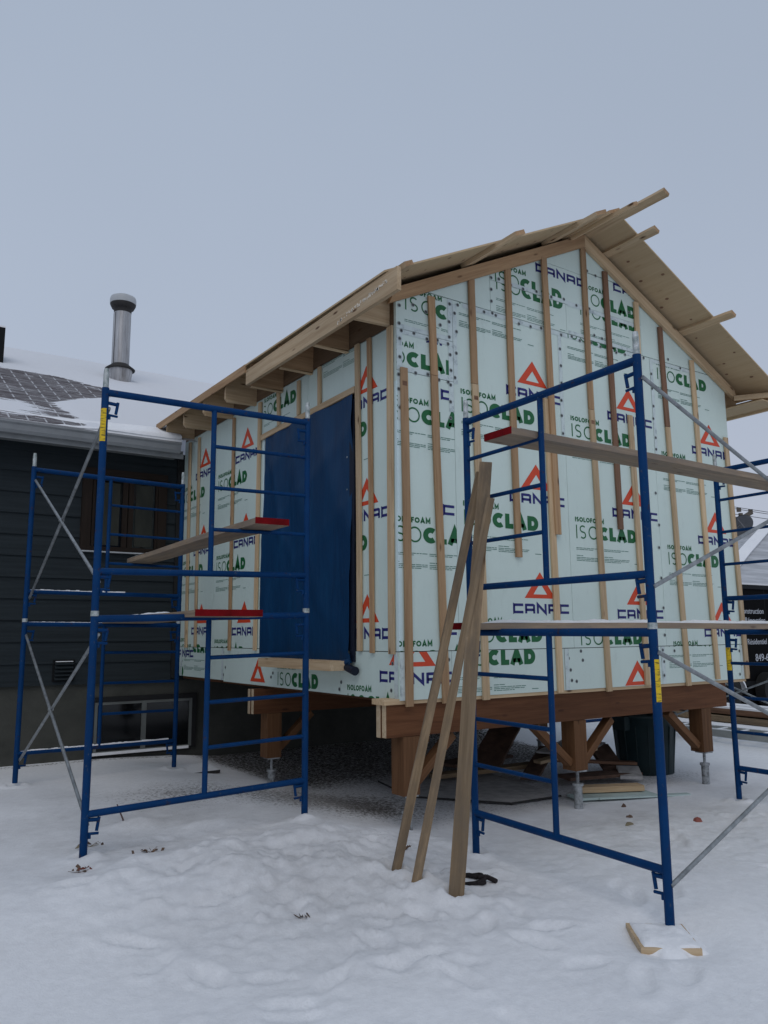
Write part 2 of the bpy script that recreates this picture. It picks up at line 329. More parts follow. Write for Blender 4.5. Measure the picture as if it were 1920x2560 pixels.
mound = np.exp(-(((X + 1.35) / .95) ** 2 + ((Y + .25) / .42) ** 2)); Z += .075 * mound * (1 + 1.4 * fbm(X, Y, 3.4, 4, 51))
mound2 = np.exp(-(((X + .62) / .30) ** 2 + ((Y - .22) / .25) ** 2)); Z += .03 * mound2
for bx_, by_, bw, bh in ((-1.62, .95, .18, .06), (-1.2, .62, .25, .05), (-1.5, -.62, .35, .05), (-.95, -.75, .3, .045), (-.75, -1.15, .28, .04)):
    Z += bh * np.exp(-(((X - bx_) / bw) ** 2 + ((Y - by_) / (bw * .6)) ** 2))
rs = np.random.RandomState(5)
def foot(cx, cy, a, depth=.026, L=.15, W=.055):
    global Z
    u = (X - cx) * math.cos(a) + (Y - cy) * math.sin(a); v = -(X - cx) * math.sin(a) + (Y - cy) * math.cos(a)
    d = np.hypot(u / L, v / W); k = fbm(X, Y, 9, 2, 77) * .5
    Z += -depth * (1 - sstep(.55, 1.05, d + k)) + depth * .5 * np.exp(-((d + k - 1.3) / .28) ** 2)
for i in range(46):
    foot(-1.0 + rs.randn() * .7, -1.45 + rs.randn() * .75, rs.rand() * 3.1, .006 + .014 * rs.rand(), .12 + .05 * rs.rand(), .045 + .015 * rs.rand())
for i in range(9):
    t = i / 8; foot(-1.2 + 1.7 * t + rs.randn() * .05, -3.2 + 1.4 * t + (.11 if i % 2 else -.11), .7 + rs.randn() * .15, .016)
for i in range(10):
    foot(.9 + rs.rand() * 2.4, -2.6 + rs.rand() * 1.6, rs.rand() * 3, .018)
for fx, fy in ((-2.1, -2.6), (-2.35, -1.9), (-1.75, -2.95)): foot(fx, fy, .3 + rs.rand(), .017)
# paws of drifted snow against scaffold feet
for lx, ly in ((-2.16, .257), (-.627, .303), (.092, -.72), (3.126, -.69), (-.655, -.86), (-.68, -1.08), (-.58, -1.33), (-2.05, 3.2), (-.54, 3.26)):
    d = np.hypot(X - lx, Y - ly); Z += .026 * np.exp(-((d - .085) / .04) ** 2) * (1 + fbm(X, Y, 9, 2, 13)) - .02 * np.exp(-(d / .05) ** 4)
Z = np.where(np.hypot(X + .09, Y + 2.29) < 3, Z - (Z + .038) * np.exp(-(np.hypot(X + .10, Y + 2.31) / .27) ** 4), Z)
# snow heaps behind the building
Z += .42 * np.exp(-(((X - 5.9) / 1.4) ** 2 + ((Y - 4.6) / .9) ** 2)) * (1 + .5 * fbm(X, Y, 2, 3, 61))
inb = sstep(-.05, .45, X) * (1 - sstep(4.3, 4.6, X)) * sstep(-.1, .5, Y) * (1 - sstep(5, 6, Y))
dirt_shade = .80 * np.clip(1.15 - np.hypot((X - .35) / 1.0, (Y - 1.1) / 1.15), 0, 1) + .56 * np.clip(1.1 - np.hypot((X + .9) / 1.3, (Y - 1.9) / 1.1), 0, 1)
dirt_shade = np.maximum(dirt_shade, .75 * inb * sstep(1.2, 2.6, Y)); dirt_shade = np.maximum(dirt_shade, .42 * inb)  # real dirt, thickened under the floor to paint in its shade
dirt_shade = dirt_shade + .25 * np.clip(1 - np.hypot((X + .4) / .7, (Y + .2) / .6), 0, 1) + .06 * tr
dirt_shade = np.maximum(dirt_shade, .6 * np.exp(-((Y - 4.66) / .10) ** 2) * (X < 0))
me = bpy.data.meshes.new("snow_ground"); nx, ny = len(gx), len(gy)
co = np.stack([X, Y, Z], -1).reshape(-1, 3)
idx = np.arange(nx * ny).reshape(ny, nx)
quads = np.stack([idx[:-1, :-1], idx[:-1, 1:], idx[1:, 1:], idx[1:, :-1]], -1).reshape(-1, 4)
me.vertices.add(len(co)); me.vertices.foreach_set('co', co.ravel())
me.loops.add(quads.size); me.loops.foreach_set('vertex_index', quads.ravel().astype(np.int32))
me.polygons.add(len(quads)); me.polygons.foreach_set('loop_start', np.arange(0, quads.size, 4, dtype=np.int32))
me.polygons.foreach_set('use_smooth', np.ones(len(quads), bool)); me.update()
worn_shade = np.maximum(tr, .8 * sstep(-2.6, -.6, Y + .35 * fbm(X, Y, .8, 2, 71)) * (1 - sstep(1.5, 4.5, np.hypot((X - .3) * .8, Y))) * (.75 + 1.1 * fbm(X, Y, 1.6, 4, 73)))  # trodden wear plus painted shade around the building, in one mask
for nm, arr in (('dirt_shade', dirt_shade), ('tram_shade', np.clip(worn_shade, 0, 1))):
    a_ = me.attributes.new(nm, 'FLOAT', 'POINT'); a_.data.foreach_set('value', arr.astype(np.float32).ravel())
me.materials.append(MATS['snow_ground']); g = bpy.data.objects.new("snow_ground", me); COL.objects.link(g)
tag(g, 'snow covered yard, trodden between the scaffolds', kind='structure')
def gz(x, y):
    i = int(np.clip(np.searchsorted(gx, x), 1, nx - 1)); j = int(np.clip(np.searchsorted(gy, y), 1, ny - 1)); return float(Z[j, i])
# ------------------------------------------------------------------ printed insulation boards
def stroke(pts, w, closed=False):
    P = [np.array(p, float) for p in pts]; n = len(P); L = []; Rr = []
    for i in range(n):
        a = P[i - 1] if (i > 0 or closed) else None; c_ = P[(i + 1) % n] if (i < n - 1 or closed) else None
        d1 = (P[i] - a) if a is not None else None; d2 = (c_ - P[i]) if c_ is not None else None
        if d1 is not None: d1 = d1 / (np.hypot(*d1) + 1e-9)
        if d2 is not None: d2 = d2 / (np.hypot(*d2) + 1e-9)
        if d1 is None: d1 = d2
        if d2 is None: d2 = d1
        n1 = np.array([-d1[1], d1[0]]); n2 = np.array([-d2[1], d2[0]]); mm = n1 + n2; mm = mm / (np.hypot(*mm) + 1e-9); k = w / 2 / max(.35, mm @ n1)
        L.append(P[i] + mm * k); Rr.append(P[i] - mm * k)
    q = []
    for i in range(n if closed else n - 1):
        j = (i + 1) % n; q.append([L[i], Rr[i], Rr[j], L[j]])
    return q
def arc(cx, cy, rx, ry, a0, a1, n=16): return [(cx + rx * math.cos(R(a0 + (a1 - a0) * i / n)), cy + ry * math.sin(R(a0 + (a1 - a0) * i / n))) for i in range(n + 1)]
def glyph(ch, w):          # height 1, returns (quads, advance width)
    h = w / 2; t = 1 - h; q = []
    if ch == 'I': return stroke([(h, 0), (h, 1)], w), w
    if ch == 'O': return stroke(arc(.52, .5, .52 - h, .5 - h, 0, 360, 26)[:-1], w, True), 1.04
    if ch == 'S':
        r = (1 - w) / 4; pts = arc(.33, .5 + r, .33 - h, r, 40, 270, 12) + arc(.33, .5 - r, .33 - h, r, 90, -140, 12)[1:]
        return stroke(pts, w), .66
    if ch == 'C': return stroke(arc(.5, .5, .5 - h, .5 - h, 48, 312, 18), w), .9
    if ch == 'L': return stroke([(h, 1), (h, h), (.62, h)], w), .62
    if ch == 'A': return stroke([(h * .9, 0), (.5, 1 - h * .6), (1 - h * .9, 0)], w) + stroke([(.22, .28), (.78, .28)], w * .8), 1.0
    if ch == 'D': return stroke([(h, h), (.42, h)] + arc(.42, .5, .46 - h, .5 - h, -90, 90, 12)[1:] + [(h, t)], w, True), .88
    if ch == 'F': return stroke([(h, 0), (h, t), (.6, t)], w) + stroke([(h, .48), (.54, .48)], w * .9), .6
    if ch == 'M': return stroke([(h, 0), (h, 1 - h * .5), (.5, .3), (1 - h, 1 - h * .5), (1 - h, 0)], w), 1.0
    return [], .3
def word(txt, w, gap, H, x0, y0, width=None):
    out = []; x = 0
    for ch in txt:
        q, a = glyph(ch, w); out += [[(p[0] + x, p[1]) for p in f] for f in q]; x += a + gap
    x -= gap; s_ = (width / x) if width else H
    return [[(x0 + p[0] * s_, y0 + p[1] * H) for p in f] for f in out]
def canac(u, z, W_, H):
    out = []; w = .265; h = w / 2; gl = {
        'C': [([(1.28, 1 - h), (.16, 1 - h), (h, .88), (h, .12), (.16, h), (1.28, h)], 0)],
        'A': [([(h, 0), (h, .86), (.2, 1 - h), (1.02, 1 - h), (1.28 - h, .80), (1.28 - h, 0)], 0), ([(h, .37), (1.28 - h, .37)], 0)],
        'N': [([(h, 0), (h, 1 - h * .4), (1.28 - h, h * .4), (1.28 - h, 1)], 0)]}
    x = 0; s_ = W_ / (1.28 * 5 + .22 * 4)
    for ch in 'CANAC':
        for pts, _ in gl[ch]: out += [[(u + (p[0] + x) * s_, z + p[1] * H) for p in f] for f in stroke(pts, w)]
        x += 1.5
    return out
def logo_tile(u0, b, su, rot=False):
    T = []
    if rot: return [('print_blue', [(u0 + .672 - p[0], b + .083 - p[1]) for p in f]) for f in canac(0, 0, .672, .083)]
    rnd = random.Random(3)
    iso = word('ISO', .105, .28, .125, .008, b, .292); clad = word('CLAD', .335, .07, .127, .316, b, .534)
    T += [('print_green', f) for f in iso + clad]
    T += [('print_green', f) for f in word('ISOLOFOAM', .27, .13, .044, 0, b + .155, .39)]
    T += [('print_blue', f) for f in canac(.518, b + .240, .672, .083)]
    A_, L_, R_ = (.847, b + .597), (.656, b + .37), (1.028, b + .37); cc = (.845, b + .43); s_ = .44
    inn = [(cc[0] + (p[0] - cc[0]) * s_, cc[1] + (p[1] - cc[1]) * s_) for p in (A_, L_, R_)]; out = [A_, L_, R_]
    for i in range(3): j = (i + 1) % 3; T.append(('print_orange', [out[i], out[j], inn[j], inn[i]]))
    for c0 in (0, .375):
        for z_, n_, ww in ((-.088, 2, .345), (-.158, 1, .12), (-.176, 3, .345)):
            for k in range(n_):
                x = 0; end = ww * (1 if k < n_ - 1 else rnd.uniform(.5, .95))
                while x < end:
                    l = min(rnd.uniform(.02, .07), end - x + .01); T.append(('print_grey_text', [(c0 + x, b + z_ - k * .0135), (c0 + x + l, b + z_ - k * .0135), (c0 + x + l, b + z_ - k * .0135 + .0058), (c0 + x, b + z_ - k * .0135 + .0058)])); x += l + .006
    T.append(('print_grey_text', [(.80, b - .205), (.875, b - .205), (.875, b - .199), (.80, b - .199)]))
    out = []
    for mt_, f in T:
        if rot: f = [(-(x - .4) + .4, 2 * b - y) for x, y in f]
        out.append((mt_, [(u0 + x * su, y) for x, y in f]))
    return out
def clip(poly, reg):       # Sutherland-Hodgman, reg convex CCW
    out = [tuple(p) for p in poly]
    for i in range(len(reg)):
        a, b_ = reg[i], reg[(i + 1) % len(reg)]; inp = out; out = []
        if not inp: return []
        side = lambda p: (b_[0] - a[0]) * (p[1] - a[1]) - (b_[1] - a[1]) * (p[0] - a[0])
        for k in range(len(inp)):
            p, q = inp[k - 1], inp[k]; sp, sq = side(p), side(q)
            if (sp >= 0) != (sq >= 0): t = sp / (sp - sq); out.append((p[0] + (q[0] - p[0]) * t, p[1] + (q[1] - p[1]) * t))
            if sq >= 0: out.append(q)
    return out
def to3(face, u, z, d):    # d = distance proud of the board's face
    return (u, -d, z) if face == 'g' else (-d, -u, z)
def board(parent, face, reg, tiles, proud=0.0, tapes=()):
    mb = MB('insulation_face'); cx = sum(p[0] for p in reg) / len(reg); cz = sum(p[1] for p in reg) / len(reg)
    R_ = [(p[0] + (.002 if p[0] < cx else -.002), p[1] + (.002 if p[1] < cz else -.002)) for p in reg]
    ext = (0, .03, 0) if face == 'g' else (.03, 0, 0)
    mb.prism([to3(face, u, z, proud) for u, z in R_], ext, 'insulation_face')
    for ti, t in enumerate(tiles):
        for mt_, f in logo_tile(*t):
            a_ = sum(f[i][0] * f[(i + 1) % len(f)][1] - f[(i + 1) % len(f)][0] * f[i][1] for i in range(len(f)))
            if a_ < 0: f = f[::-1]
            c_ = clip(f, R_)
            if len(c_) >= 3:
                dd = proud + .0005 * ti + {'print_green': .0012, 'print_orange': .0010, 'print_blue': .0014, 'print_grey_text': .0011}[mt_]
                mb.add([to3(face, u, z, dd) for u, z in c_], [tuple(range(len(c_)))], mt_)
    for ki, (a, b_, w) in enumerate(tapes):
        q = stroke([a, b_], w)[0]; a_ = sum(q[i][0] * q[(i + 1) % 4][1] - q[(i + 1) % 4][0] * q[i][1] for i in range(4)); q = q[::-1] if a_ < 0 else q
        c_ = clip([tuple(p) for p in q], R_)
        if len(c_) >= 3: mb.add([to3(face, u, z, proud + .0026 + .0004 * ki) for u, z in c_], [tuple(range(len(c_)))], 'sheathing_tape')
    o_ = mb.build('insulation_board', parent); return o_
# ------------------------------------------------------------------ the addition under construction
W, L = 4.4936, 4.72; HX = W / 2
add = thing('house_addition', 'raised gable-roofed addition clad in printed pale green foam boards, on posts', 'building', (HX, 2.3, 0))
core = MB('core_dark'); core.box(.032, W - .03, .032, L, .965, 3.86)
core.prism([(.032, .034, 3.855), (W - .03, .034, 3.855), (W - .03, .034, 4.20), (HX, .034, 5.29), (.032, .034, 4.20)], (0, .05, 0), 'core_dark'); core.build('wall_core', add)
rz = lambda x: 4.115 + .4922 * min(x, W - x)      # under the rake trim
ts = [(-.003, .0), (.0, .0)]
def GB(u0, u1, z0, z1, tiles, **k):
    if z1 == 'roof':
        reg = [(u0, z0), (u1, z0), (u1, rz(u1))] + ([(HX, rz(HX))] if u0 < HX < u1 else []) + [(u0, rz(u0))]
    else:
        reg = [(u0, z0), (u1, z0), (u1, min(z1, rz(u1)))]
        if z1 > rz(u1) or z1 > rz(u0):
            xs = (z1 - 4.115) / .4922
            if z1 > rz(u1) and W - xs > u0: reg.append((W - xs, z1))
            if z1 > rz(u0) and xs < u1: reg.append((xs, z1))
        reg.append((u0, min(z1, rz(u0))))
    board(add, 'g', reg, tiles, **k)
V = lambda u, z0, z1: ((u, z0), (u, z1), .055)
Hh = lambda z, u0, u1: ((u0, z), (u1, z), .05)
S1 = 1.309
GB(0, .583, S1, 3.511, [(-.075, b_, 1) for b_ in (1.19, 2.143, 3.103)], tapes=[V(.558, 3.25, 3.51), V(.035, 3.1, 3.51)])
GB(0, .583, 3.511, 3.86, [(-.215, 3.562, 1)], tapes=[Hh(3.525, 0, .58), V(.56, 3.51, 3.86), Hh(3.845, 0, .58), V(.03, 3.51, 3.86)])
GB(0, .583, 3.86, 4.235, [(.085, 4.035, 1)], tapes=[Hh(3.875, 0, .58), V(.56, 3.86, 4.3)])
GB(.583, 1.893, S1, 4.235, [(.655, b_, 1) for b_ in (1.366, 2.320, 3.272, 4.222)], tapes=[V(1.875, 3.2, 4.2), V(.6, 3.5, 4.2), Hh(4.215, .7, 1.9)])
GB(1.893, 3.19, S1, 4.235, [(1.975, b_, 1) for b_ in (1.330, 2.289, 3.240, 4.195)], tapes=[Hh(4.218, 1.9, 3.1)])
GB(3.19, W, S1, 4.235, [(3.297, b_, 1) for b_ in (1.153, 2.108, 3.068, 4.03)], tapes=[V(3.21, 3.2, 4.2), Hh(4.218, 3.2, 3.9)])
GB(.25, 1.02, 4.239, 'roof', [(-.225, 4.222, 1), (.95, 4.5, 1)])
GB(1.02, 1.98, 4.239, 4.53, [(1.087, 4.46, 1)])
GB(1.98, 3.08, 4.239, 4.56, [(2.17, 4.47, 1)], tapes=[Hh(4.25, 2, 3.0), Hh(4.545, 2, 3.08)])
GB(1.02, 2.30, 4.53, 4.885, [(1.075, 4.522, 1)], tapes=[Hh(4.545, 1.1, 2.2)])
GB(2.30, 3.08, 4.56, 4.93, [(2.165, 4.605, 1)])
GB(3.08, 4.25, 4.239, 'roof', [(2.39, 3.92, 1), (3.675, 4.325, 1, True)], tapes=[Hh(4.27, 3.1, 3.5)])
GB(1.50, 2.285, 4.885, 'roof', [(1.54, 4.785, 1)], tapes=[Hh(4.90, 1.7, 2.3)])
GB(2.285, 2.90, 4.935, 'roof', [(2.345, 5.012, 1, True)], tapes=[Hh(4.95, 1.7, 2.6)])
# lower band
GB(0, .50, .948, S1 - .002, [(-.685, .826, 1)], proud=.004, tapes=[V(.025, .95, 1.31)])
GB(.50, 1.76, .948, S1 - .002, [(.558, 1.183, 1)], proud=.003)
GB(1.76, 3.09, .948, S1 - .002, [(1.885, .585, 1)], proud=.004, tapes=[V(1.785, .95, 1.31)])
GB(3.09, W, .948, S1 - .002, [(3.21, 1.30, 1)], proud=.002, tapes=[V(3.12, .95, 1.31), V(W - .05, .95, 1.31)])
eg = MB('insulation_edge'); eg.box(-.0012, .036, -.0010, .03, S1 + .002, 3.42); eg.build('board_edge', add)
# side wall facing the camera's left (u = -y)
def SB(y0, y1, z0, z1, tiles, **k): board(add, 's', [(-y1, z0), (-y0, z0), (-y0, z1), (-y1, z1)], tiles, **k)
s_ = .925
SB(.004, .60, S1, 3.90, [(-1.217, b_, s_) for b_ in (1.163, 2.115, 3.072)])
SB(.604, 1.45, 3.495, 3.90, [(-1.16, 3.965, s_)])
SB(1.45, 2.40, 3.495, 3.90, [(-2.476, 3.682, s_)])
SB(2.40, 3.66, S1, 3.90, [(-3.583, b_, s_) for b_ in (1.20, 2.135, 3.075)])
SB(3.66, L, S1, 3.90, [(-4.786, b_, s_) for b_ in (1.215, 2.155, 3.09)])
SB(.004, .84, .948, S1 - .002, [(-.735, .838, s_)], proud=.004, tapes=[V(-.03, .95, 1.31)])
SB(.84, 3.30, .948, S1 - .002 - .075, [(-2.005, .970, s_), (-3.22, .612, s_)], proud=.003)
SB(2.42, 3.30, S1 - .077, S1 - .002, [], proud=.003)
SB(3.30, L, .96, S1 - .002, [(-4.52, 1.245, s_), (-5.31, .95, s_)], proud=.004, tapes=[V(-3.33, .95, 1.31), V(-4.6, .95, 1.31)])
mb = MB('insulation_face'); mb.box(W - .028, W, .034, L, .95, 3.95); mb.build('insulation_board', add)
# screws with washers along the joints
fs = MB('fastener')
def screw(face, u, z):
    a0 = random.uniform(0, 6)
    for r_, mt_, d in ((.017, 'fastener_ring', .0052), (.010, 'fastener', .0062)):
        fs.add([to3(face, u + r_ * math.cos(a0 + i * math.pi / 4), z + r_ * math.sin(a0 + i * math.pi / 4), d) for i in range(8)], [tuple(range(8))], mt_)
J = lambda s=.02: random.uniform(-s, s)
for u in np.arange(.06, .56, .12): screw('g', u + J(), 3.845 + J()); screw('g', u + J(), 3.515 + J(.015))
for z in np.arange(3.2, 4.2, .14): screw('g', .548 + J(.01), z + J()); screw('g', .025 + J(.008), z + J())
for z in np.arange(3.56, 4.25, .19): screw('g', .61 + J(.015), z + J())
for u in np.arange(.66, 3.1, .135): screw('g', u + J(.03), 4.205 + J(.015) + .01 * math.sin(u * 4))
for u in np.arange(1.1, 2.3, .17): screw('g', u + J(.03), 4.56 + J(.02))
for z in np.arange(4.22, 4.56, .11): screw('g', 1.03 + J(.01), z)
for z in np.arange(3.25, 4.2, .165): screw('g', 1.862 + J(.012), z + J()); screw('g', 3.205 + J(.012), z + J(.03))
for z in np.arange(1.4, 3.2, .28): screw('g', 3.17 + J(.012), z + J(.03))
for u, z in ((.17, 4.09), (.30, 4.06), (.45, 3.98), (2.3, 4.95), (2.42, 4.93), (2.6, 4.72), (2.9, 4.66), (2.36, 4.30), (2.47, 4.29), (3.5, 4.28), (3.7, 4.22), (.02, 1.24), (.02, 1.06), (.33, 1.0), (.42, 1.02), (.47, 1.24),
             (1.80, 1.29), (1.81, 1.22), (1.83, 1.12), (1.84, 1.03), (1.97, 1.28), (1.99, 1.20), (1.9, 1.02), (3.12, 1.27), (3.13, 1.16), (3.12, 1.03), (4.4, 1.24), (4.42, 1.1), (4.38, 1.0), (3.3, 1.26)): screw('g', u, z)
for u, z in ((-.08, 1.22), (-.10, 1.02), (-.83, 1.05), (-.86, .99), (-1.95, 1.2), (-2.1, 1.08), (-2.14, 1.04), (-3.25, 1.10), (-3.3, 1.02), (-3.36, 1.22), (-3.31, 1.26), (-4.58, 1.14), (-4.6, 1.03)): screw('s', u, z)
tag(fs.build('screw_washers', add), kind='stuff')
# vertical strapping, gable face: list of (x_top, z_top, x_bottom, z_bottom, material)
ST = [(.062, 3.533, .080, .905, 'spruce_warm'), (.349, 4.20, .367, 3.525, 'spruce_warm'), (.367, 3.521, .431, .912, 'spruce_warm'), (.789, 4.47, .800, 3.530, 'spruce_warm'),
      (.802, 3.526, .838, .916, 'spruce'), (1.223, 4.68, 1.247, 2.079, 'spruce_warm'), (1.668, 4.90, 1.712, 2.302, 'spruce_warm'), (1.648, 3.541, 1.684, .934, 'spruce'),
      (2.236, 5.17, 2.250, 3.533, 'spruce_warm'), (2.250, 3.529, 2.307, .916, 'spruce'), (2.546, 5.0, 2.583, 2.409, 'spruce_dark'), (3.005, 4.79, 2.995, 3.4, 'spruce'),
      (2.812, 3.562, 2.849, .951, 'spruce'), (3.376, 4.60, 3.402, 3.531, 'spruce_dark'), (3.402, 3.527, 3.478, .919, 'spruce'), (3.890, 4.34, 3.965, .964, 'spruce'), (4.419, 3.556, 4.492, .952, 'spruce')]
for i, (xt, zt, xb, zb, mt_) in enumerate(ST):
    mb = MB(mt_); y_ = -.0165 if i not in (6,) else -.036
    if i == 7: y_ = -.0165
    mb.bar((xt, y_, zt), (xb, y_, zb), .066, .019, (1, 0, 0), mt_)
    if i in (0, 4, 9, 16):                      # grade stamp inked on the strap
        zc = zt - .13 if i in (0,) else (1.12 if i == 16 else zt - .12); 
        mb.box(xt + (xb - xt) * (zt - zc) / (zt - zb) - .022, xt + (xb - xt) * (zt - zc) / (zt - zb) + .022, y_ - .0105, y_ - .0098, zc - .018, zc + .018, 'spruce_dark')
    mb.build('strapping', add)
# strapping, side wall: (y_top, z_top, y_bottom, z_bottom, width)
SS = [(.062, 3.885, .072, 1.29, .07), (.368, 3.885, .342, 1.295, .05), (.553, 3.89, .522, 1.308, .062), (1.204, 3.88, 1.20, 3.52, .05), (1.607, 3.86, 1.605, 3.52, .05), (2.042, 3.86, 2.02, 3.50, .05),
      (2.462, 3.86, 2.490, 1.289, .062), (3.138, 3.85, 3.134, 1.281, .05), (4.19, 3.85, 4.135, 1.31, .05), (4.50, 3.85, 4.435, 1.30, .06)]
for i, (yt, zt, yb, zb, w_) in enumerate(SS):
    mt_ = 'spruce_warm' if i in (1, 7) else 'spruce'
    mb = MB(mt_); mb.bar((-.0165, yt, zt), (-.0165, yb, zb), w_, .019, (0, 1, 0), mt_); mb.build('strapping', add)
mb = MB('spruce'); mb.bar((-.0165, 2.425, 3.468), (-.0165, .59, 3.50), .055, .019, (0, 0, 1), 'spruce'); mb.build('strapping', add)
mb = MB('insulation_edge'); mb.box(-.001, .028, 2.37, 2.403, 1.25, 3.46); mb.build('board_edge', add)
mb = MB('spruce'); mb.box(-.20, -.006, .68, 2.02, 1.150, 1.228, endmat='end_grain'); mb.build('threshold', add)
# rake trim
yz = lambda x: 4.066 + .4922 * x
for sg in (1, -1):
    mb = MB('spruce_warm'); fx = (lambda x: x) if sg == 1 else (lambda x: W - x)
    pts = [(-.09, yz(-.09) + .012), (HX - (.0 if sg == 1 else .0), yz(HX)), (HX, yz(HX) + .127), (-.02, yz(-.02) + .127)]
    if sg == -1: pts = [(-.19, yz(-.19) + .02), (HX, yz(HX)), (HX, yz(HX) + .127), (-.12, yz(-.12) + .127)]
    P = [(fx(x), -.042, z) for x, z in pts]
    a_ = Vector((fx(HX) - fx(0), 0, yz(HX) - yz(0))).normalized(); n_ = Vector((-a_.z, 0, a_.x)); k = len(mb.v)
    mb.prism(P, (0, .036, 0), 'spruce_warm' if sg == 1 else 'spruce')
    mb.g = [(Vector(v).dot(a_), Vector(v).dot(n_), v[1]) for v in mb.v]; mb.build('rake_trim', add)
# roof sheathing: underside z = 5.355 - .492|x-HX|
ZA = 5.355
for sg in (-1, 1):
    e = HX + .40; mb = MB('plywood'); ze = ZA - .4922 * e
    # sheet reaches back to the valley with the house roof
    P = [(HX + sg * .002, -.43, ZA), (HX + sg * e, -.43, ze), (HX + sg * e, 4.68, ze), (HX + sg * .002, 7.4, ZA)]
    for yy in (-.43,):
        pass
    mb.prism(P, (0, 0, .016), 'plywood')
    mb.g = [(v[1], abs(v[0] - HX) * 1.12, v[2]) for v in mb.v]
    kn = [(-.10, .75), (-.34, .78), (-.18, 1.05), (-.06, 1.12), (-.22, 1.38), (-.11, 1.62), (-.33, 1.95), (-.14, 2.05), (-.07, 2.2), (-.28, 2.33), (-.35, .3), (-.15, .5)]
    for yy, dx in kn:                       # knots in the underside
        zc = ZA - .4922 * dx - .0012; n = 8; rr = random.uniform(.008, .014)
        mb.add([(HX + sg * (dx + rr * 1.0 * math.cos(i * math.pi / 4)), yy + rr * 1.6 * math.sin(i * math.pi / 4), ZA - .4922 * (dx + rr * math.cos(i * math.pi / 4)) - .0015) for i in range(n)], [tuple(range(n))], 'spruce_dark')
    mb.build('roof_sheathing', add)
def zr(x): return ZA - .4922 * abs(x - HX)
# outriggers lying under the sheathing and running out past its edge
for x0, x1, ye, th, dz, tw in ((2.262, 2.335, -.95, .036, 0, 0), (2.533, 2.605, -.635, .036, 0, 0), (3.688, 3.760, -.645, .036, 0, 0), (.70, .80, -.66, .036, 0, 0), (-.345, -.275, -.60, .036, 0, 0),
                           (1.70, 1.84, -.64, .036, 0, 0), (1.98, 2.13, -.56, .030, 0, 0), (2.02, 2.08, -.78, .036, -.031, 0)):
    mb = MB('spruce'); xc = (x0 + x1) / 2; sl = Vector((1, 0, .4922 if xc < HX else -.4922)).normalized(); nrm = Vector((sl.z, 0, -sl.x)) 
    if nrm.z > 0: nrm = -nrm
    c0 = Vector((xc, 0, zr(xc))) + nrm * (th / 2 + .001 - dz)
    p0 = Vector((c0.x, ye, c0.z)); p1 = Vector((c0.x, .02, c0.z)); mb.bar(p0, p1, (x1 - x0) * 1.1, th, sl, 'spruce', 'spruce_warm'); mb.build('outrigger', add)
# eaves: tails, fascia
for sg in (-1, 1):
    xw = 0.0 if sg < 0 else W; xe = xw + sg * .352
    ys = [.085, .712, 1.349, 1.962, 2.585, 3.195, 3.805, 4.40] if sg < 0 else [.085, .7, 1.35, 1.96]
    for i, y in enumerate(ys):
        tm_ = 'spruce_warm' if (sg < 0 and 0 < i < 4) else 'spruce'; mb = MB(tm_); zb = 3.905 - .015 * min(i, 3)  # tails behind the fascia browner: their shade put into the wood colour
        P = [(xw + sg * .001, y, zb), (xe + sg * -.03, y, zb - .012), (xe, y, zb + .02), (xe, y, zr(xe) - .003), (xw + sg * .001, y, zr(xw) - .003)]
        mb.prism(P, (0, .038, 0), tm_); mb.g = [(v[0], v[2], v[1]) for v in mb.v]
        if tm_ == 'spruce_warm': mb.box(min(xw, xe) + .012, max(xw, xe) - .004, y - .004, y + .042, zb - .020, zb - .0125, 'spruce', 0)  # pale strip paints the lit bottom edge of the shaded tails
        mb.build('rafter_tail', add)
    mb = MB('eave_shade_brown'); mb.box(min(xw, xw - sg * .02), max(xw, xw - sg * .02), .03, 4.7, 3.89, zr(xw) - .004, along=1); mb.build('eave_blocking', add)  # blocking coloured dark for the under-eave shade
mb = MB('spruce'); mb.prism([(-.392, -.575, 3.868), (-.392, 2.0, 3.858), (-.392, 2.0, 4.005), (-.392, -.575, 4.045)], (.036, 0, 0), 'spruce'); mb.g = [(v[1], v[2], v[0]) for v in mb.v]
for sy in np.arange(-.47, .25, .009):
    f = (sy + .47) / .72; zz = 3.985 - .085 * f + random.uniform(-.012, .012)
    if random.random() < .75 - .4 * f: h_ = random.uniform(.003, .012); mb.box(-.3942, -.3923, sy, sy + random.uniform(.008, .02), zz - h_, zz + h_, 'pale_smear')
mb.build('fascia_board', add)
mb = MB('spruce_warm'); mb.box(-.404, -.388, 2.0, 4.67, 3.985, 4.068, along=1); mb.build('drip_edge_board', add)
mb = MB('spruce'); mb.box(W + .355, W + .392, -.43, 4.6, 3.868, 4.03, along=1); mb.build('fascia_board', add)
mb = MB('spruce'); mb.bar((W + .10, -.045, 4.02), (W + .36, -.40, 4.02), .06, .036, (0, 0, 1)); mb.build('outrigger', add)
mb = MB('plywood'); mb.box(W + .01, W + .354, -.42, 4.6, 3.895, 3.907, along=1); mb.build('soffit_board', add)
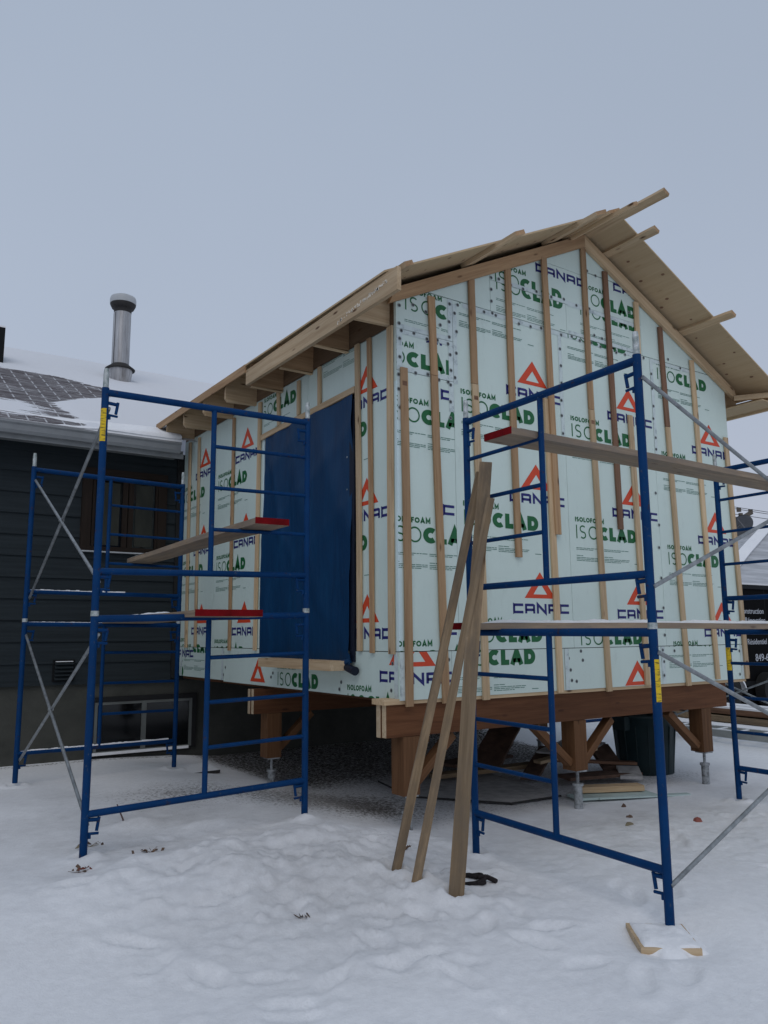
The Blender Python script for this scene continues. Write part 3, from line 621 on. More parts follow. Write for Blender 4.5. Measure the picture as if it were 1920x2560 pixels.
# floor plate, beams, posts, piles
mb = MB('spruce'); mb.box(-.135, W, .004, .17, .922, .962, along=0); mb.build('sill_plate', add)
def beam(y0):
    mb = MB('treated')
    mb.box(-.107, 4.145, y0, y0 + .055, .685, .9215, 'treated', 0, 'end_grain'); mb.box(-.115, 4.13, y0 + .062, y0 + .118, .683, .9205, 'treated', 0, 'end_grain')
    return mb.build('beam', add)
beam(.022); beam(2.30)
mb = MB('spruce_dark'); 
for k in range(11): mb.box(.06 + k * .435, .10 + k * .435, .20, 4.70, .80 if False else .925, .9645, 'treated', 1)
mb.build('floor_joists', add)
def post(x, y, pz, braces, wide=.152):
    mb = MB('treated_post'); mb.box(x, x + wide, y, y + wide, .258, .682, 'treated_post', 2); p = mb.build('post', add)
    pc = (x + wide / 2 + .0, y + wide / 2 - .02)
    q = MB('pile_steel'); g0 = gz(*pc) - .1
    q.tube((pc[0], pc[1], g0), (pc[0], pc[1], .125), .037, n=16); q.tube((pc[0], pc[1], .125), (pc[0], pc[1], .145), .048, n=16)
    q.tube((pc[0], pc[1], .145), (pc[0], pc[1], .245), .014, n=8); q.box(pc[0] - .06, pc[0] + .06, pc[1] - .06, pc[1] + .06, .246, .2575); q.build('pile', p)
    for (bx0, bz0, bx1, bz1) in braces:
        b2 = MB('treated_post'); b2.bar((bx0, y + .075, bz0), (bx1, y + .075, bz1), .062, .085, (bz1 - bz0, 0, -(bx1 - bx0))); b2.build('knee_brace', p)
post(.045, .025, 0, [(.56, .66, .20, .34)])
post(1.875, .025, 0, [(1.46, .66, 1.87, .32), (2.42, .66, 2.03, .32)])
post(3.715, .025, 0, [(3.25, .67, 3.70, .32)])
post(.045, 2.30, 0, [(.56, .66, .20, .34)]); post(1.875, 2.30, 0, [(1.46, .66, 1.87, .32)]); post(3.715, 2.30, 0, [])
# ------------------------------------------------------------------ blue tarp over the doorway
ny_, nz_ = 70, 90; tp = MB('tarp_blue'); vs = []
for j in range(nz_ + 1):
    for i in range(ny_ + 1):
        u = i / ny_; v = j / nz_
        yl = 2.37 - .06 * v; yr = .655 - .05 * v if v > .04 else .62; y = yl + (yr - yl) * u
        zt = 3.452 + .012 * u; zb = 1.232 - .03 * u + .006 * math.sin(u * 17); z = zb + (zt - zb) * v
        d = .013 + .012 * (1 - v) + .014 * float(vnoise(np.array(u * 9 + 2 * v), np.array(v * 2.2), 5)) + .010 * math.sin(u * 30 + v * 3) * max(0, v - .55) * (1 - u) * 2
        d += .012 * abs(math.sin(u * 9 + v * 5 + 2 * float(vnoise(np.array(u * 3), np.array(v * 3), 15)))) ** 6 + .007 * abs(math.sin(u * 4 - v * 11 + 1)) ** 8
        d += .02 * max(0, u - .9) * 10 * .5 * (1 + math.sin(v * 8))
        vs.append((-max(.008, d), y, z))
tp.add(vs, [(j * (ny_ + 1) + i, j * (ny_ + 1) + i + 1, (j + 1) * (ny_ + 1) + i + 1, (j + 1) * (ny_ + 1) + i) for j in range(nz_) for i in range(ny_)], 'tarp_blue', smooth=True)
k = [(-.006, .60), (-.022, .60), (-.026, .665), (-.006, .665)]
tp.prism([(a, b_, 1.22) for a, b_ in k], (0, 0, 2.2), 'tarp_roll_gap_shade')  # dark strip painting the shadowed gap beside the tarp
tp.tube((-.045, .68, 1.175), (-.055, .53, 1.15), .028, 'tarp_roll_gap_shade', 14, .036); tp.tube((-.055, .72, 1.205), (-.03, .64, 1.23), .03, 'tarp_blue', 12, .02)
for zz in (2.93, 2.65, 1.65):
    tp.add([(-.034, .69 + .008 * math.cos(i * math.pi / 4), zz + .008 * math.sin(i * math.pi / 4)) for i in range(8)], [tuple(range(8))], 'sleeve_metal')
tarp = tp.build('tarp', None, (0, 1.5, 1.2)); tag(tarp, 'dark blue tarp hung over the doorway opening of the foam-clad wall', 'tarp')
# ------------------------------------------------------------------ scaffolds
def locks(parent, leg, d, z0, outward):
    """coupling pins and brace hooks welded to a leg; d = unit vector into the frame"""
    for zz in (z0 + .195, z0 + 1.335):
        mb = MB('blue_paint'); p = Vector((leg[0], leg[1], zz)); e_ = p + d * .085
        mb.tube(p + Vector((0, 0, .035)), e_ + Vector((0, 0, .03)), .012, n=8); mb.tube(e_ + Vector((0, 0, .045)), e_ + Vector((0, 0, -.035)) - d * .012, .010, n=8)
        mb.tube(p + Vector((0, 0, -.045)), e_ + Vector((0, 0, -.05)), .0085, n=8); mb.tube(p + d * .03 + Vector((0, 0, -.045)), p + d * .03 + Vector((0, 0, -.075)), .011, n=8)
        mb.build('brace_lock', parent)
def frame(parent, A, B, za, zb, pin=True, inner=.5, sticker=None, top=True, shift=.0):
    """ladder frame between leg A (brace side) and leg B (rung side); za, zb are the heights of the two feet"""
    A2, B2 = Vector((A[0], A[1], 0)), Vector((B[0], B[1], 0)); d = (B2 - A2); Wd = d.length; d.normalize()
    def P(t, h): return Vector((A[0] + (B[0] - A[0]) * t, A[1] + (B[1] - A[1]) * t, za + (zb - za) * t + h))
    mb = MB('blue_paint')
    mb.tube(P(0, 0), P(0, 1.468), .0235, n=14); mb.tube(P(1, 0), P(1, 1.468), .0235, n=14)
    mb.tube(P(0, 1.438), P(1, 1.438), .0235, n=14); mb.tube(P(0, .262), P(1, .262), .0215, n=14)
    mb.tube(P(inner, .262), P(inner, 1.438), .0185, n=12)
    for h in (.57, .866, 1.163): mb.tube(P(inner, h), P(1, h), .014, n=10)
    fr = mb.build('ladder_frame', parent)
    locks(fr, (A[0], A[1]), d, za, 1); locks(fr, (B[0], B[1]), -d, zb, 1)
    for t in (0, 1):
        q = MB('sleeve_metal')
        if top == 'free': q.tube(P(t, 1.468), P(t, 1.565), .0185, n=12, r1=.018); q.tube(P(t, 1.565), P(t, 1.60), .018, n=12, r1=.014)
        else: q.tube(P(t, 1.455), P(t, 1.488), .0255, n=12)
        q.build('coupling_pin', fr)
    if sticker:
        t, h0, h1, dv = sticker; q = MB('yellow_sticker'); c0 = P(t, h0); n = 7; a0 = math.atan2(dv[1], dv[0]); vs = []
        for k in range(2):
            for i in range(n):
                a = a0 + R(-65 + 130 * i / (n - 1)); vs.append((c0.x + .0245 * math.cos(a), c0.y + .0245 * math.sin(a), c0.z + (h1 - h0) * k))
        q.add(vs, [(i, i + 1, n + i + 1, n + i) for i in range(n - 1)], 'yellow_sticker'); q.build('warning_sticker', fr)
    return fr
def brace_pair(parent, A, B, za, zb, which=(1, 1), off=(0, 0)):
    o_ = Vector((off[0], off[1], 0))
    a1 = Vector((A[0], A[1], za + 1.335)) + o_; b1_ = Vector((B[0], B[1], zb + .195)) + o_; a0 = Vector((A[0], A[1], za + .195)) + o_ * .6; b0 = Vector((B[0], B[1], zb + 1.335)) + o_ * .6
    for (p, q), on_ in (((a1, b1_), which[0]), ((a0, b0), which[1])):
        if on_: mb = MB('galvanised'); mb.tube(p, q, .0118, n=10); mb.build('cross_brace', parent)
    if all(which): mb = MB('galvanised'); c = (a1 + b1_ + a0 + b0) / 4; mb.tube(c - o_.normalized() * .02 if o_.length else c - Vector((.01, 0, 0)), c + (o_.normalized() * .02 if o_.length else Vector((.02, 0, 0))), .011, n=8); mb.build('pivot_bolt', parent)
# left tower
l0, l1, m0, m1 = (-2.1596, .2566), (-.6274, .3031), (-2.049, 3.1987), (-.5369, 3.2628)
tl = thing('scaffold_tower', 'blue two-storey scaffold tower in front of the blue tarped doorway', 'scaffold', (-1.35, 1.7, .1), 'blue scaffold towers round the addition')
F = Vector((-3.47, -4.91)) - Vector(l0); F.normalize(); rv = Vector((F.y, -F.x))
frame(tl, l0, l1, .109, .145, inner=.50); frame(tl, l0, l1, 1.585, 1.615, inner=.50, top='free', sticker=(0, 1.105, 1.325, tuple(F * .75 - Vector((.8, -.4)) * .55)))
for zf, hs_ in ((.117, (.262, 1.438)), (1.598, (.262,))):
    fr_ = frame(tl, m0, m1, zf + .006, zf - .006, inner=.49, top='free' if zf > 1 else True)
    for h in hs_:
        q = MB('snow'); x0, x1 = m0[0] + .03, m0[0] + (1.45 if h < 1 and zf < 1 else .95)
        for i in range(int((x1 - x0) / .03)):
            x = x0 + i * .03; t = (x - m0[0]) / (m1[0] - m0[0]); yy = m0[1] + (m1[1] - m0[1]) * t; hh = .003 + .006 * random.random() * (.4 + math.sin(i * .37) ** 2)
            q.box(x, x + .0302, yy - .014, yy + .014, zf + h + .015, zf + h + .020 + hh)
        q.build('snow_on_bar', fr_)
brace_pair(tl, l0, m0, .115, .125, off=(.028, 0)); brace_pair(tl, l0, m0, 1.585, 1.605, off=(.028, 0))
# right tower
r0, r1, b0, b1 = (.029, -2.252), (.0917, -.7238), (3.1261, -.6934), (3.08, -2.222)
tr_ = thing('scaffold_tower', 'blue two-storey scaffold tower standing in front of the gable wall', 'scaffold', (1.6, -1.5, 0), 'blue scaffold towers round the addition')
F2 = (Vector((-3.47, -4.91)) - Vector(r0)).normalized()
frame(tr_, r0, r1, 0, .01, inner=.505, sticker=(0, 1.085, 1.30, (F2.x + .95, F2.y - .3))); frame(tr_, r0, r1, 1.48, 1.488, inner=.505, top='free')
frame(tr_, b1, b0, .0, .0, inner=.5, sticker=(1, 1.10, 1.30, (-1, -.35))); frame(tr_, b1, b0, 1.475, 1.475, inner=.5, top='free')
brace_pair(tr_, r0, b1, 0, 0, off=(0, -.03)); brace_pair(tr_, r0, b1, 1.478, 1.475, off=(0, -.03))
# third tower, beyond the building on its far side
t3 = thing('scaffold_tower', 'far blue scaffold seen under and past the right end of the addition', 'scaffold', (5.7, 1.3, -.05), 'blue scaffold towers round the addition')
q0, q1, q2, q3 = (6.47, 2.84), (4.95, 2.84), (6.47, -.20), (4.97, -.20)
frame(t3, q0, q1, -.03, -.03); brace_pair(t3, q2, q0, -.1, -.1, off=(.03, 0))
# ------------------------------------------------------------------ scaffold planks
def plank(label, p0, p1, w, wdir, ends=(1, 0), snow=None, t=.042):
    p0, p1 = Vector(p0), Vector(p1); a = (p1 - p0).normalized(); w_ = Vector(wdir); w_ = (w_ - a * w_.dot(a)).normalized(); up_ = a.cross(w_)
    if up_.z < 0: up_ = -up_
    mb = MB('scaffold_plank_wood'); n = 24; of = random.uniform(0, 60); L_ = (p1 - p0).length; vs = []; gs = []
    for i in range(n + 1):
        s = i / n; c = p0 + a * (L_ * s) + up_ * (.004 * math.sin(s * 7 + of))
        for (j, k) in ((-1, -1), (1, -1), (1, 1), (-1, 1)): vs.append(c + w_ * (w / 2 * j) + up_ * (t / 2 * k)); gs.append((L_ * s + of, w / 2 * j + of, t / 2 * k))
    mb.add(vs, [(4 * i + q, 4 * i + (q + 1) % 4, 4 * i + 4 + (q + 1) % 4, 4 * i + 4 + q) for i in range(n) for q in range(4)], 'scaffold_plank_wood', gs)
    mb.add(vs, [(3, 2, 1, 0), (4 * n, 4 * n + 1, 4 * n + 2, 4 * n + 3)], 'scaffold_plank_wood', gs)
    o_ = mb.build('scaffold_plank', None, tuple((p0 + p1) / 2)); tag(o_, label, 'plank', 'wooden scaffold planks')
    for e_, (p, dr) in zip(ends, ((p0, a), (p1, -a))):
        if e_:
            q = MB('red_paint'); q.frame_box(p - dr * .001, a, w_, up_, .006, w + .002, t + .002, 'red_paint'); q.build('red_painted_end', o_)
    if snow:
        s0, s1, hh = snow; sn = MB('snow'); m_ = max(20, int(L_ * (s1 - s0) / .03)); K = 7; vs = []
        for i in range(m_ + 1):
            s = s0 + (s1 - s0) * i / m_; ef = min(1, min(i, m_ - i) / 3.0)
            for k in range(K):
                e_ = (k / (K - 1)) * 2 - 1; prof = (1 - abs(e_) ** 3)
                h = hh * ef * prof * (1.0 + 1.1 * float(vnoise(np.array(s * L_ * 5.0 + 9), np.array(k * .9), 8)) + .7 * float(vnoise(np.array(s * L_ * 19.0), np.array(k * 1.7), 18)))
                vs.append(p0 + a * (L_ * s) + w_ * (w / 2 * e_ * (.985 + .05 * float(vnoise(np.array(s * 40), np.array(1.0), 3)))) + up_ * (t / 2 + max(.0006, h)))
        sn.add(vs, [(i * K + k, i * K + k + 1, (i + 1) * K + k + 1, (i + 1) * K + k) for i in range(m_) for k in range(K - 1)], 'snow', smooth=True)
        so = sn.build('snow_cover', None, tuple((p0 + p1) / 2)); tag(so, 'thin snow lying on the ' + label.split(',')[0], 'snow', kind='stuff')
    return o_
plank('plank on the left tower above head height, red end towards the tarp', (-1.065, -.005, 2.216), (-.93, 3.42, 2.222), .25, (1, 0, 0), snow=(.80, 1.0, .016))
plank('left one of two joined planks at mid height of the left tower', (-1.478, .0, 1.585), (-1.20, 3.40, 1.592), .236, (1, 0, 0), snow=(.35, 1.0, .014))
plank('right one of two joined planks at mid height of the left tower', (-1.248, .0, 1.586), (-.965, 3.40, 1.592), .236, (1, 0, 0), snow=(.5, 1.0, .012))
plank('upper plank of the tower in front of the gable, thick red end left', (-.172, -1.335, 2.672), (3.75, -1.33, 2.665), .245, (0, 1, 0), snow=(.02, 1, .004), t=.043)
plank('snow topped plank at mid height of the tower in front of the gable', (-.15, -.90, 1.488), (3.75, -1.25, 1.482), .26, (0, 1, 0), snow=(.06, 1, .019), t=.040)
# ------------------------------------------------------------------ boards leaning on the right tower
def lean(label, p0, p1, w, t, wd, mat='weathered_board'):
    p0 = Vector(p0); p1 = Vector(p1); mb = MB(mat); mb.bar(p0, p1, w, t, wd, mat); o_ = mb.build('leaning_board', None, tuple(p0)); tag(o_, label, 'board', 'boards leaning on the scaffold')
lean('leftmost of three boards leaning on the scaffold, plain squared stud', (-.67, -.86, -.03), (.015, -.95, 2.51), .052, .034, (.9, -.45, 0))
lean('middle leaning board with snow tipped top, beside the scaffold leg', (-.70, -1.10, -.03), (-.065, -1.135, 2.30), .052, .038, (.8, -.6, 0))
lean('right leaning board, the widest of the three on the scaffold', (-.585, -1.335, -.03), (-.0, -1.02, 2.565), .086, .036, (.78, -.62, 0))
# ------------------------------------------------------------------ existing house
hs = thing('house', 'dark sided existing house with snowy roof and white gutter', 'house', (-4, 8, 0))
mb = MB('foundation_parge'); mb.box(-9, 8, 4.79, 4.95, -.5, .90); mb.build('foundation_wall', hs)
mb = MB('dark_siding'); z = .895; hB = .2425
while z < 3.78:                              # lap boards: each course tilts out at its lower edge
    z1 = min(z + hB, 3.80); x0, x1 = -9, -.085
    mb.prism([(x0, 4.75, z + .002), (x0, 4.762, z + .002), (x0, 4.775, z1 + .012), (x0, 4.768, z1 + .012)], (x1 - x0, 0, 0), 'dark_siding'); z += hB
mb.box(-9, 8, 4.79, 4.95, .905, 3.75, 'dark_siding'); mb.build('siding', hs)
mb = MB('black_trim'); mb.box(-.084, -.004, 4.735, 4.79, .93, 3.74); mb.build('corner_trim', hs)
# gutter, fascia, soffit
mb = MB('gutter_metal'); prof = [(4.40, 3.655), (4.335, 3.655), (4.315, 3.69), (4.305, 3.745), (4.285, 3.765), (4.285, 3.785), (4.40, 3.785)]
mb.prism([(-9, y, z) for y, z in prof], (8.80, 0, 0), 'gutter_metal'); mb.build('gutter', hs)
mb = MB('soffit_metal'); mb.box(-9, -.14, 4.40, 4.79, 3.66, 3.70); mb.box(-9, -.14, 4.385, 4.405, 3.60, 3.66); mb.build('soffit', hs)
# roof grid with snow cover
xs = np.arange(-9, 8.01, .08); ysr = np.arange(4.28, 9.29, .08); RX, RY = np.meshgrid(xs, ysr)
fx_ = np.interp(RY, [4.28, 4.8, 5.1, 5.43, 5.96, 6.47, 7.0, 7.35, 7.6], [-1.15, -1.15, -1.27, -1.31, -.83, -.23, -.30, -.9, -1.9])
bare = sstep(0, .25, fx_ - RX) * (1 - sstep(7.25, 7.5, RY)) * sstep(0, .3, 1 - ((RX + 2.6) / .75) ** 2 * 0 + 0)
patch = np.exp(-(((RX + 2.35) / .62) ** 2 + ((RY - 4.9) / .30) ** 2)); bare = bare * (1 - .75 * patch)
sn = 1 - bare * .95; RZ = 3.79 + .5 * (RY - 4.28) + .03 * sn + .02 * fbm(RX, RY, 1.1, 3, 9) * sn
RZ[0, :] += .0
me = bpy.data.meshes.new('roof'); nn_ = RX.size; ix = np.arange(nn_).reshape(RX.shape); qd = np.stack([ix[:-1, :-1], ix[:-1, 1:], ix[1:, 1:], ix[1:, :-1]], -1).reshape(-1, 4)
ho = Vector((-4, 8, 0)); cc_ = np.stack([RX - ho.x, RY - ho.y, RZ - ho.z], -1).reshape(-1, 3)
bx = [(-9, 9.24, 6.28), (8, 9.24, 6.28), (8, 14.2, 3.8), (-9, 14.2, 3.8)]
me.from_pydata([tuple(p) for p in cc_] + [tuple(Vector(p) - ho) for p in bx], [], [tuple(int(i) for i in q) for q in qd] + [(nn_, nn_ + 1, nn_ + 2, nn_ + 3)])
a_ = me.attributes.new('snow', 'FLOAT', 'POINT'); a_.data.foreach_set('value', list(sn.astype(float).ravel()) + [1.0] * 4)
me.polygons.foreach_set('use_smooth', [True] * len(me.polygons)); me.materials.append(MATS['shingles'])
roof = bpy.data.objects.new('roof', me); COL.objects.link(roof); roof.parent = hs; roof['_o'] = tuple(ho)
mb = MB('snow'); vs = []; K = 5; xs2 = np.arange(-9, -.17, .04)          # lip of snow lying in the gutter
for x in xs2:
    h = .022 + .085 * float(sstep(-1.6, -.4, x)) + .02 * float(vnoise(np.array(x * 2.1), np.array(.3), 4)) + .008 * float(vnoise(np.array(x * 9), np.array(.3), 6))
    for y, zz in ((4.288, 3.784), (4.292, 3.784 + h * .7), (4.33, 3.79 + h), (4.45, 3.83 + h), (4.62, 3.96 + h * .55)): vs.append((x, y, zz))
mb.add(vs, [(i * K + k, (i + 1) * K + k, (i + 1) * K + k + 1, i * K + k + 1) for i in range(len(xs2) - 1) for k in range(K - 1)], 'snow', smooth=True)
mb.build('gutter_snow', hs)
# flue on the roof
cx_, cy_, cz_ = -.02, 7.85, 5.53
mb = MB('flue_metal'); n = 24
mb.lathe((cx_, cy_, cz_), [(.145, -.12), (.165, .02), (.19, .15), (.195, .24)], 'flue_metal', n)
mb.lathe((cx_, cy_, cz_), [(.235, .235), (.238, .25), (.16, .31), (.14, .33)], 'soot', n); mb.lathe((cx_, cy_, cz_), [(.14, .232), (.235, .235)], 'soot', n)
mb.lathe((cx_, cy_, cz_), [(.138, .30), (.138, 1.22)], 'flue_metal', n); mb.lathe((cx_, cy_, cz_), [(.139, 1.22), (.143, 1.30), (.16, 1.31)], 'soot', n)
for k in range(5): a = R(170 + k * 32); mb.box(cx_ + .139 * math.cos(a) - .003, cx_ + .139 * math.cos(a) + .003, cy_ + .139 * math.sin(a) - .003, cy_ + .139 * math.sin(a) + .003, cz_ + .33, cz_ + 1.2, 'soot' if k == 1 else 'white_metal')
mb.lathe((cx_, cy_, cz_), [(.12, 1.29), (.175, 1.30), (.19, 1.33), (.205, 1.36), (.205, 1.375)], 'soot', n)
mb.lathe((cx_, cy_, cz_), [(.207, 1.375), (.21, 1.39), (.21, 1.46), (.20, 1.49), (.13, 1.525), (.0001, 1.54)], 'white_metal', n); mb.build('flue_pipe', roof)
mb = MB('black_plastic'); mb.box(-2.32, -1.80, 7.58, 7.98, 5.35, 6.02); mb.box(-2.32, -1.80, 7.58, 7.98, 6.02, 6.045, 'snow'); mb.build('roof_vent', roof)
# upper window
wd = MB('brown_window_wood')
for a in ((-1.235, -1.125, 2.445, 3.36), (-.325, -.215, 2.445, 3.36), (-.760, -.700, 2.50, 3.30), (-.69, -.63, 2.50, 3.30), (-1.115, -1.085, 2.50, 3.30), (-.355, -.33, 2.50, 3.30)): wd.box(a[0], a[1], 4.715, 4.80, a[2], a[3])
wd.box(-1.235, -.215, 4.70, 4.80, 3.362, 3.44); wd.box(-1.124, -.326, 4.718, 4.80, 2.45, 2.50); wd.box(-1.124, -.326, 4.718, 4.80, 3.30, 3.36)
win = wd.build('window', hs)
for a, b_ in ((-1.085, -.76), (-.63, -.355)):
    q = MB('glass_dark'); q.box(a, b_, 4.745, 4.75, 2.50, 3.30); q.box(a + .03, b_ - .03, 4.740, 4.744, 2.52, 3.28, 'curtain'); q.build('pane', win)
q = MB('white_metal'); q.box(-1.24, -.21, 4.69, 4.80, 2.428, 2.443); q.build('sill', win)
# basement window
bw = MB('black_trim')
for a in ((-1.03, -.97, .06, .74), (.205, .265, .09, .74)): bw.box(a[0], a[1], 4.755, 4.80, a[2], a[3])
bw.box(-.97, .205, 4.755, 4.80, .68, .74); bw.box(-.97, .205, 4.757, 4.80, .06, .105); win2 = bw.build('window', hs)
tag(win2, 'low basement window with black surround and white sliding frame')
q = MB('white_vinyl')
for a in ((-.968, -.935, .106, .678), (.17, .203, .106, .678), (-.42, -.365, .125, .65)): q.box(a[0], a[1], 4.745, 4.80, a[2], a[3])
q.box(-.934, .169, 4.746, 4.80, .65, .678); q.box(-.934, .169, 4.743, 4.80, .106, .124); q.box(-1.0, .16, 4.715, 4.745, .085, .115, 'snow'); q.build('frame', win2)
for a, b_ in ((-.934, -.421), (-.364, .169)): q = MB('glass_dark'); q.box(a, b_, 4.765, 4.77, .124, .65); q.build('pane', win2)
vt = MB('black_plastic'); vt.box(-1.455, -1.222, 4.735, 4.765, .935, .95); vt.box(-1.455, -1.222, 4.735, 4.765, 1.165, 1.18); vt.box(-1.455, -1.44, 4.735, 4.765, .951, 1.164); vt.box(-1.237, -1.222, 4.735, 4.765, .951, 1.164); vv = vt.build('wall_vent', hs)
for k in range(5):
    q = MB('dark_siding'); z0 = .955 + k * .043
    q.prism([(-1.438, 4.70, z0), (-1.438, 4.75, z0 + .032), (-1.438, 4.75, z0 + .040), (-1.438, 4.70, z0 + .006)], (.20, 0, 0), 'dark_siding')
    if k == 4: q.box(-1.43, -1.245, 4.70, 4.73, z0 + .03, z0 + .038, 'snow')
    q.build('louvre', vv)
# toy figure seen through the basement glass
# ------------------------------------------------------------------ bits on the snow
def blob(name, label, cat, x, y, r, h, mat, seed, group=None, sink=.3):
    rr = random.Random(seed); mb = MB(mat); n = 10; K = 5; vs = []
    z0 = gz(x, y) - h * sink; ph = [rr.uniform(.7, 1.25) for _ in range(n)]
    for k in range(K):
        t = k / (K - 1); q = math.cos(t * math.pi / 2)
        for i in range(n): a = 2 * math.pi * i / n; vs.append((x + r * ph[i] * q * math.cos(a), y + r * .7 * ph[(i + k) % n] * q * math.sin(a), z0 + h * math.sin(t * math.pi / 2) * rr.uniform(.85, 1.1)))
    mb.add(vs, [(k * n + i, k * n + (i + 1) % n, (k + 1) * n + (i + 1) % n, (k + 1) * n + i) for k in range(K - 1) for i in range(n)], mat, smooth=False)
    o_ = mb.build(name, None, (x, y, z0)); tag(o_, label, cat, group); return o_
def leaves(label, x, y, s, seed, mats=('leaf_brown',), n=9):
    rr = random.Random(seed); mb = MB(mats[0]); z0 = gz(x, y)
    for i in range(n):
        c = Vector((x + rr.gauss(0, s), y + rr.gauss(0, s * .7), z0 + .008 + rr.uniform(0, s * .35))); a = rr.uniform(0, 6.3); d = Vector((math.cos(a), math.sin(a), rr.uniform(-.3, .5))).normalized() * rr.uniform(.011, .022); w = Vector((-d.y, d.x, rr.uniform(-.01, .02))) * rr.uniform(.3, .55)
        mb.add([c - d, c + w + Vector((0, 0, .006)), c + d, c - w], [(0, 1, 2), (0, 2, 3)], mats[i % len(mats)]); mb.add([c - d - Vector((0, 0, .003)), c + w + Vector((0, 0, .003)), c + d - Vector((0, 0, .003)), c - w - Vector((0, 0, .003))], [(2, 1, 0), (3, 2, 0)], mats[i % len(mats)])
    for i in range(4): a = rr.uniform(0, 6.3); p = Vector((x, y, z0)); mb.tube(p, p + Vector((math.cos(a) * s * 1.8, math.sin(a) * s * 1.8, .02)), .0015, mats[0], 5)
    o_ = mb.build('leaf_litter', None, (x, y, z0)); tag(o_, label, 'dead leaves', 'dead leaves on the snow')
leaves('brown dead leaves in the snow at the foot of the near left scaffold leg', -2.25, -.02, .035, 1, ('leaf_brown', 'brick_red'), 10)
leaves('brown dead leaves half buried on the snow mound inside the left tower', -1.80, .10, .03, 2, n=10)
leaves('pale flattened leaves on the snow left of the mound', -2.05, .55, .04, 3, ('grass_dry', 'leaf_brown'), 8)
leaves('few brown leaves among footprints below the left tower', -1.42, -1.12, .02, 4, n=5)
leaves('tiny dry leaf tuft near the right foot of the left tower', -.35, -.55, .02, 5, n=5)
mb = MB('twig'); mb.tube((-1.72, .95, gz(-1.72, .95)), (-1.76, .98, gz(-1.72, .95) + .11), .006, n=6, r1=.004); tag(mb.build('twig', None, (-1.72, .95, .1)), 'short dark stick poking out of the snow ridge in the left tower', 'twig')
blob('brick_fragment', 'reddish brick fragment on the snow inside the right tower', 'brick fragment', 2.18, -.93, .055, .045, 'brick_red', 4)
blob('wood_chip', 'small brown wood offcut on snow in front of the middle post', 'offcut', 1.90, -.50, .035, .03, 'leaf_brown', 5, 'small offcuts on the snow')
blob('wood_chip', 'paler snow dusted offcut just in front of the brown one', 'offcut', 1.65, -.70, .045, .028, 'grass_dry', 6, 'small offcuts on the snow')
blob('wood_chip', 'dark little stone like lump on snow beside the middle pile', 'offcut', 2.32, -.10, .03, .04, 'debris_brown', 7, 'small offcuts on the snow')
# partly buried dark ring of cloth / hose
mb = MB('dark_cloth'); zc = gz(-.29, -1.16) + .004; prev = None
ang = [(i, R(-20 + i * 12)) for i in range(26)]
for pts, rr_ in (([(-.315 + .085 * math.cos(a) * 1.0 + .02 * math.sin(3 * a), -1.155 + .085 * math.sin(a), zc + .004 * math.sin(5 * a)) for i, a in ang], .011),
                 ([(-.40, -1.13, zc), (-.36, -1.10, zc + .012), (-.31, -1.12, zc + .014), (-.28, -1.17, zc + .010), (-.24, -1.20, zc + .012), (-.225, -1.27, zc)], .014),
                 ([(-.24, -1.20, zc + .008), (-.29, -1.235, zc + .010), (-.345, -1.235, zc + .006), (-.36, -1.215, zc)], .010)):
    for a, b_ in zip(pts[:-1], pts[1:]): mb.tube(a, b_, rr_, 'dark_cloth', 7)
tag(mb.build('buried_strap', None, (-.29, -1.16, zc)), 'black curled strap half buried in snow beside the leaning boards', 'strap')
# pad of wood under the near scaffold foot, snow on it
C0 = Vector((-.30, -2.335, 0)); E1 = Vector((.215, -.172, 0)); E2 = Vector((.20, .25, 0)); ctr = C0 + (E1 + E2) * .5
mb = MB('spruce'); mb.frame_box(ctr + Vector((0, 0, -.022)), E1.normalized(), E2.normalized(), Vector((0, 0, 1)), E1.length, E2.length, .044, 'spruce', 'end_grain')
pad = mb.build('wood_pad', None, tuple(ctr)); tag(pad, 'pale wood offcut under the nearest scaffold foot, partly covered by snow', 'offcut')
sn2 = MB('snow'); K = 36; vs = []
for i in range(K + 1):
    for j in range(K + 1):
        u = -.06 + 1.24 * i / K; v = -.22 + 1.34 * j / K; p = C0 + E1 * u + E2 * v
        n_ = float(vnoise(np.array(u * 5.0), np.array(v * 5.0), 3)); n2_ = float(vnoise(np.array(u * 13.0), np.array(v * 13.0), 9))
        inx = min(u, 1 - u); iny = min(v, 1 - v); ins = min(inx, iny)
        z = .004 + .016 * min(1, max(0, ins) / .25) + .010 * n_ + .004 * n2_
        if u < .06: z -= (.06 - u) * .9
        if u > .97: z -= (u - .97) * .16
        if v > 1.0: z -= (v - 1) * .4
        if v < .03:
            k = math.exp(-((u - .50) / .27) ** 4)            # drift that spills over the front edge
            z = k * (.006 + .15 * v + .006 * n_) + (1 - k) * (-.055) + (1 - k) * .0
            if v > 0: z = z * .5
            if u < .05 or u > 1.06: z -= .03
        p.z = z; vs.append(p)
sn2.add(vs, [(i * (K + 1) + j, (i + 1) * (K + 1) + j, (i + 1) * (K + 1) + j + 1, i * (K + 1) + j + 1) for i in range(K) for j in range(K)], 'snow', smooth=True)
tag(sn2.build('snow_cover', None, tuple(ctr)), 'snow drifted over the wood offcut at the scaffold foot', 'snow', kind='stuff')
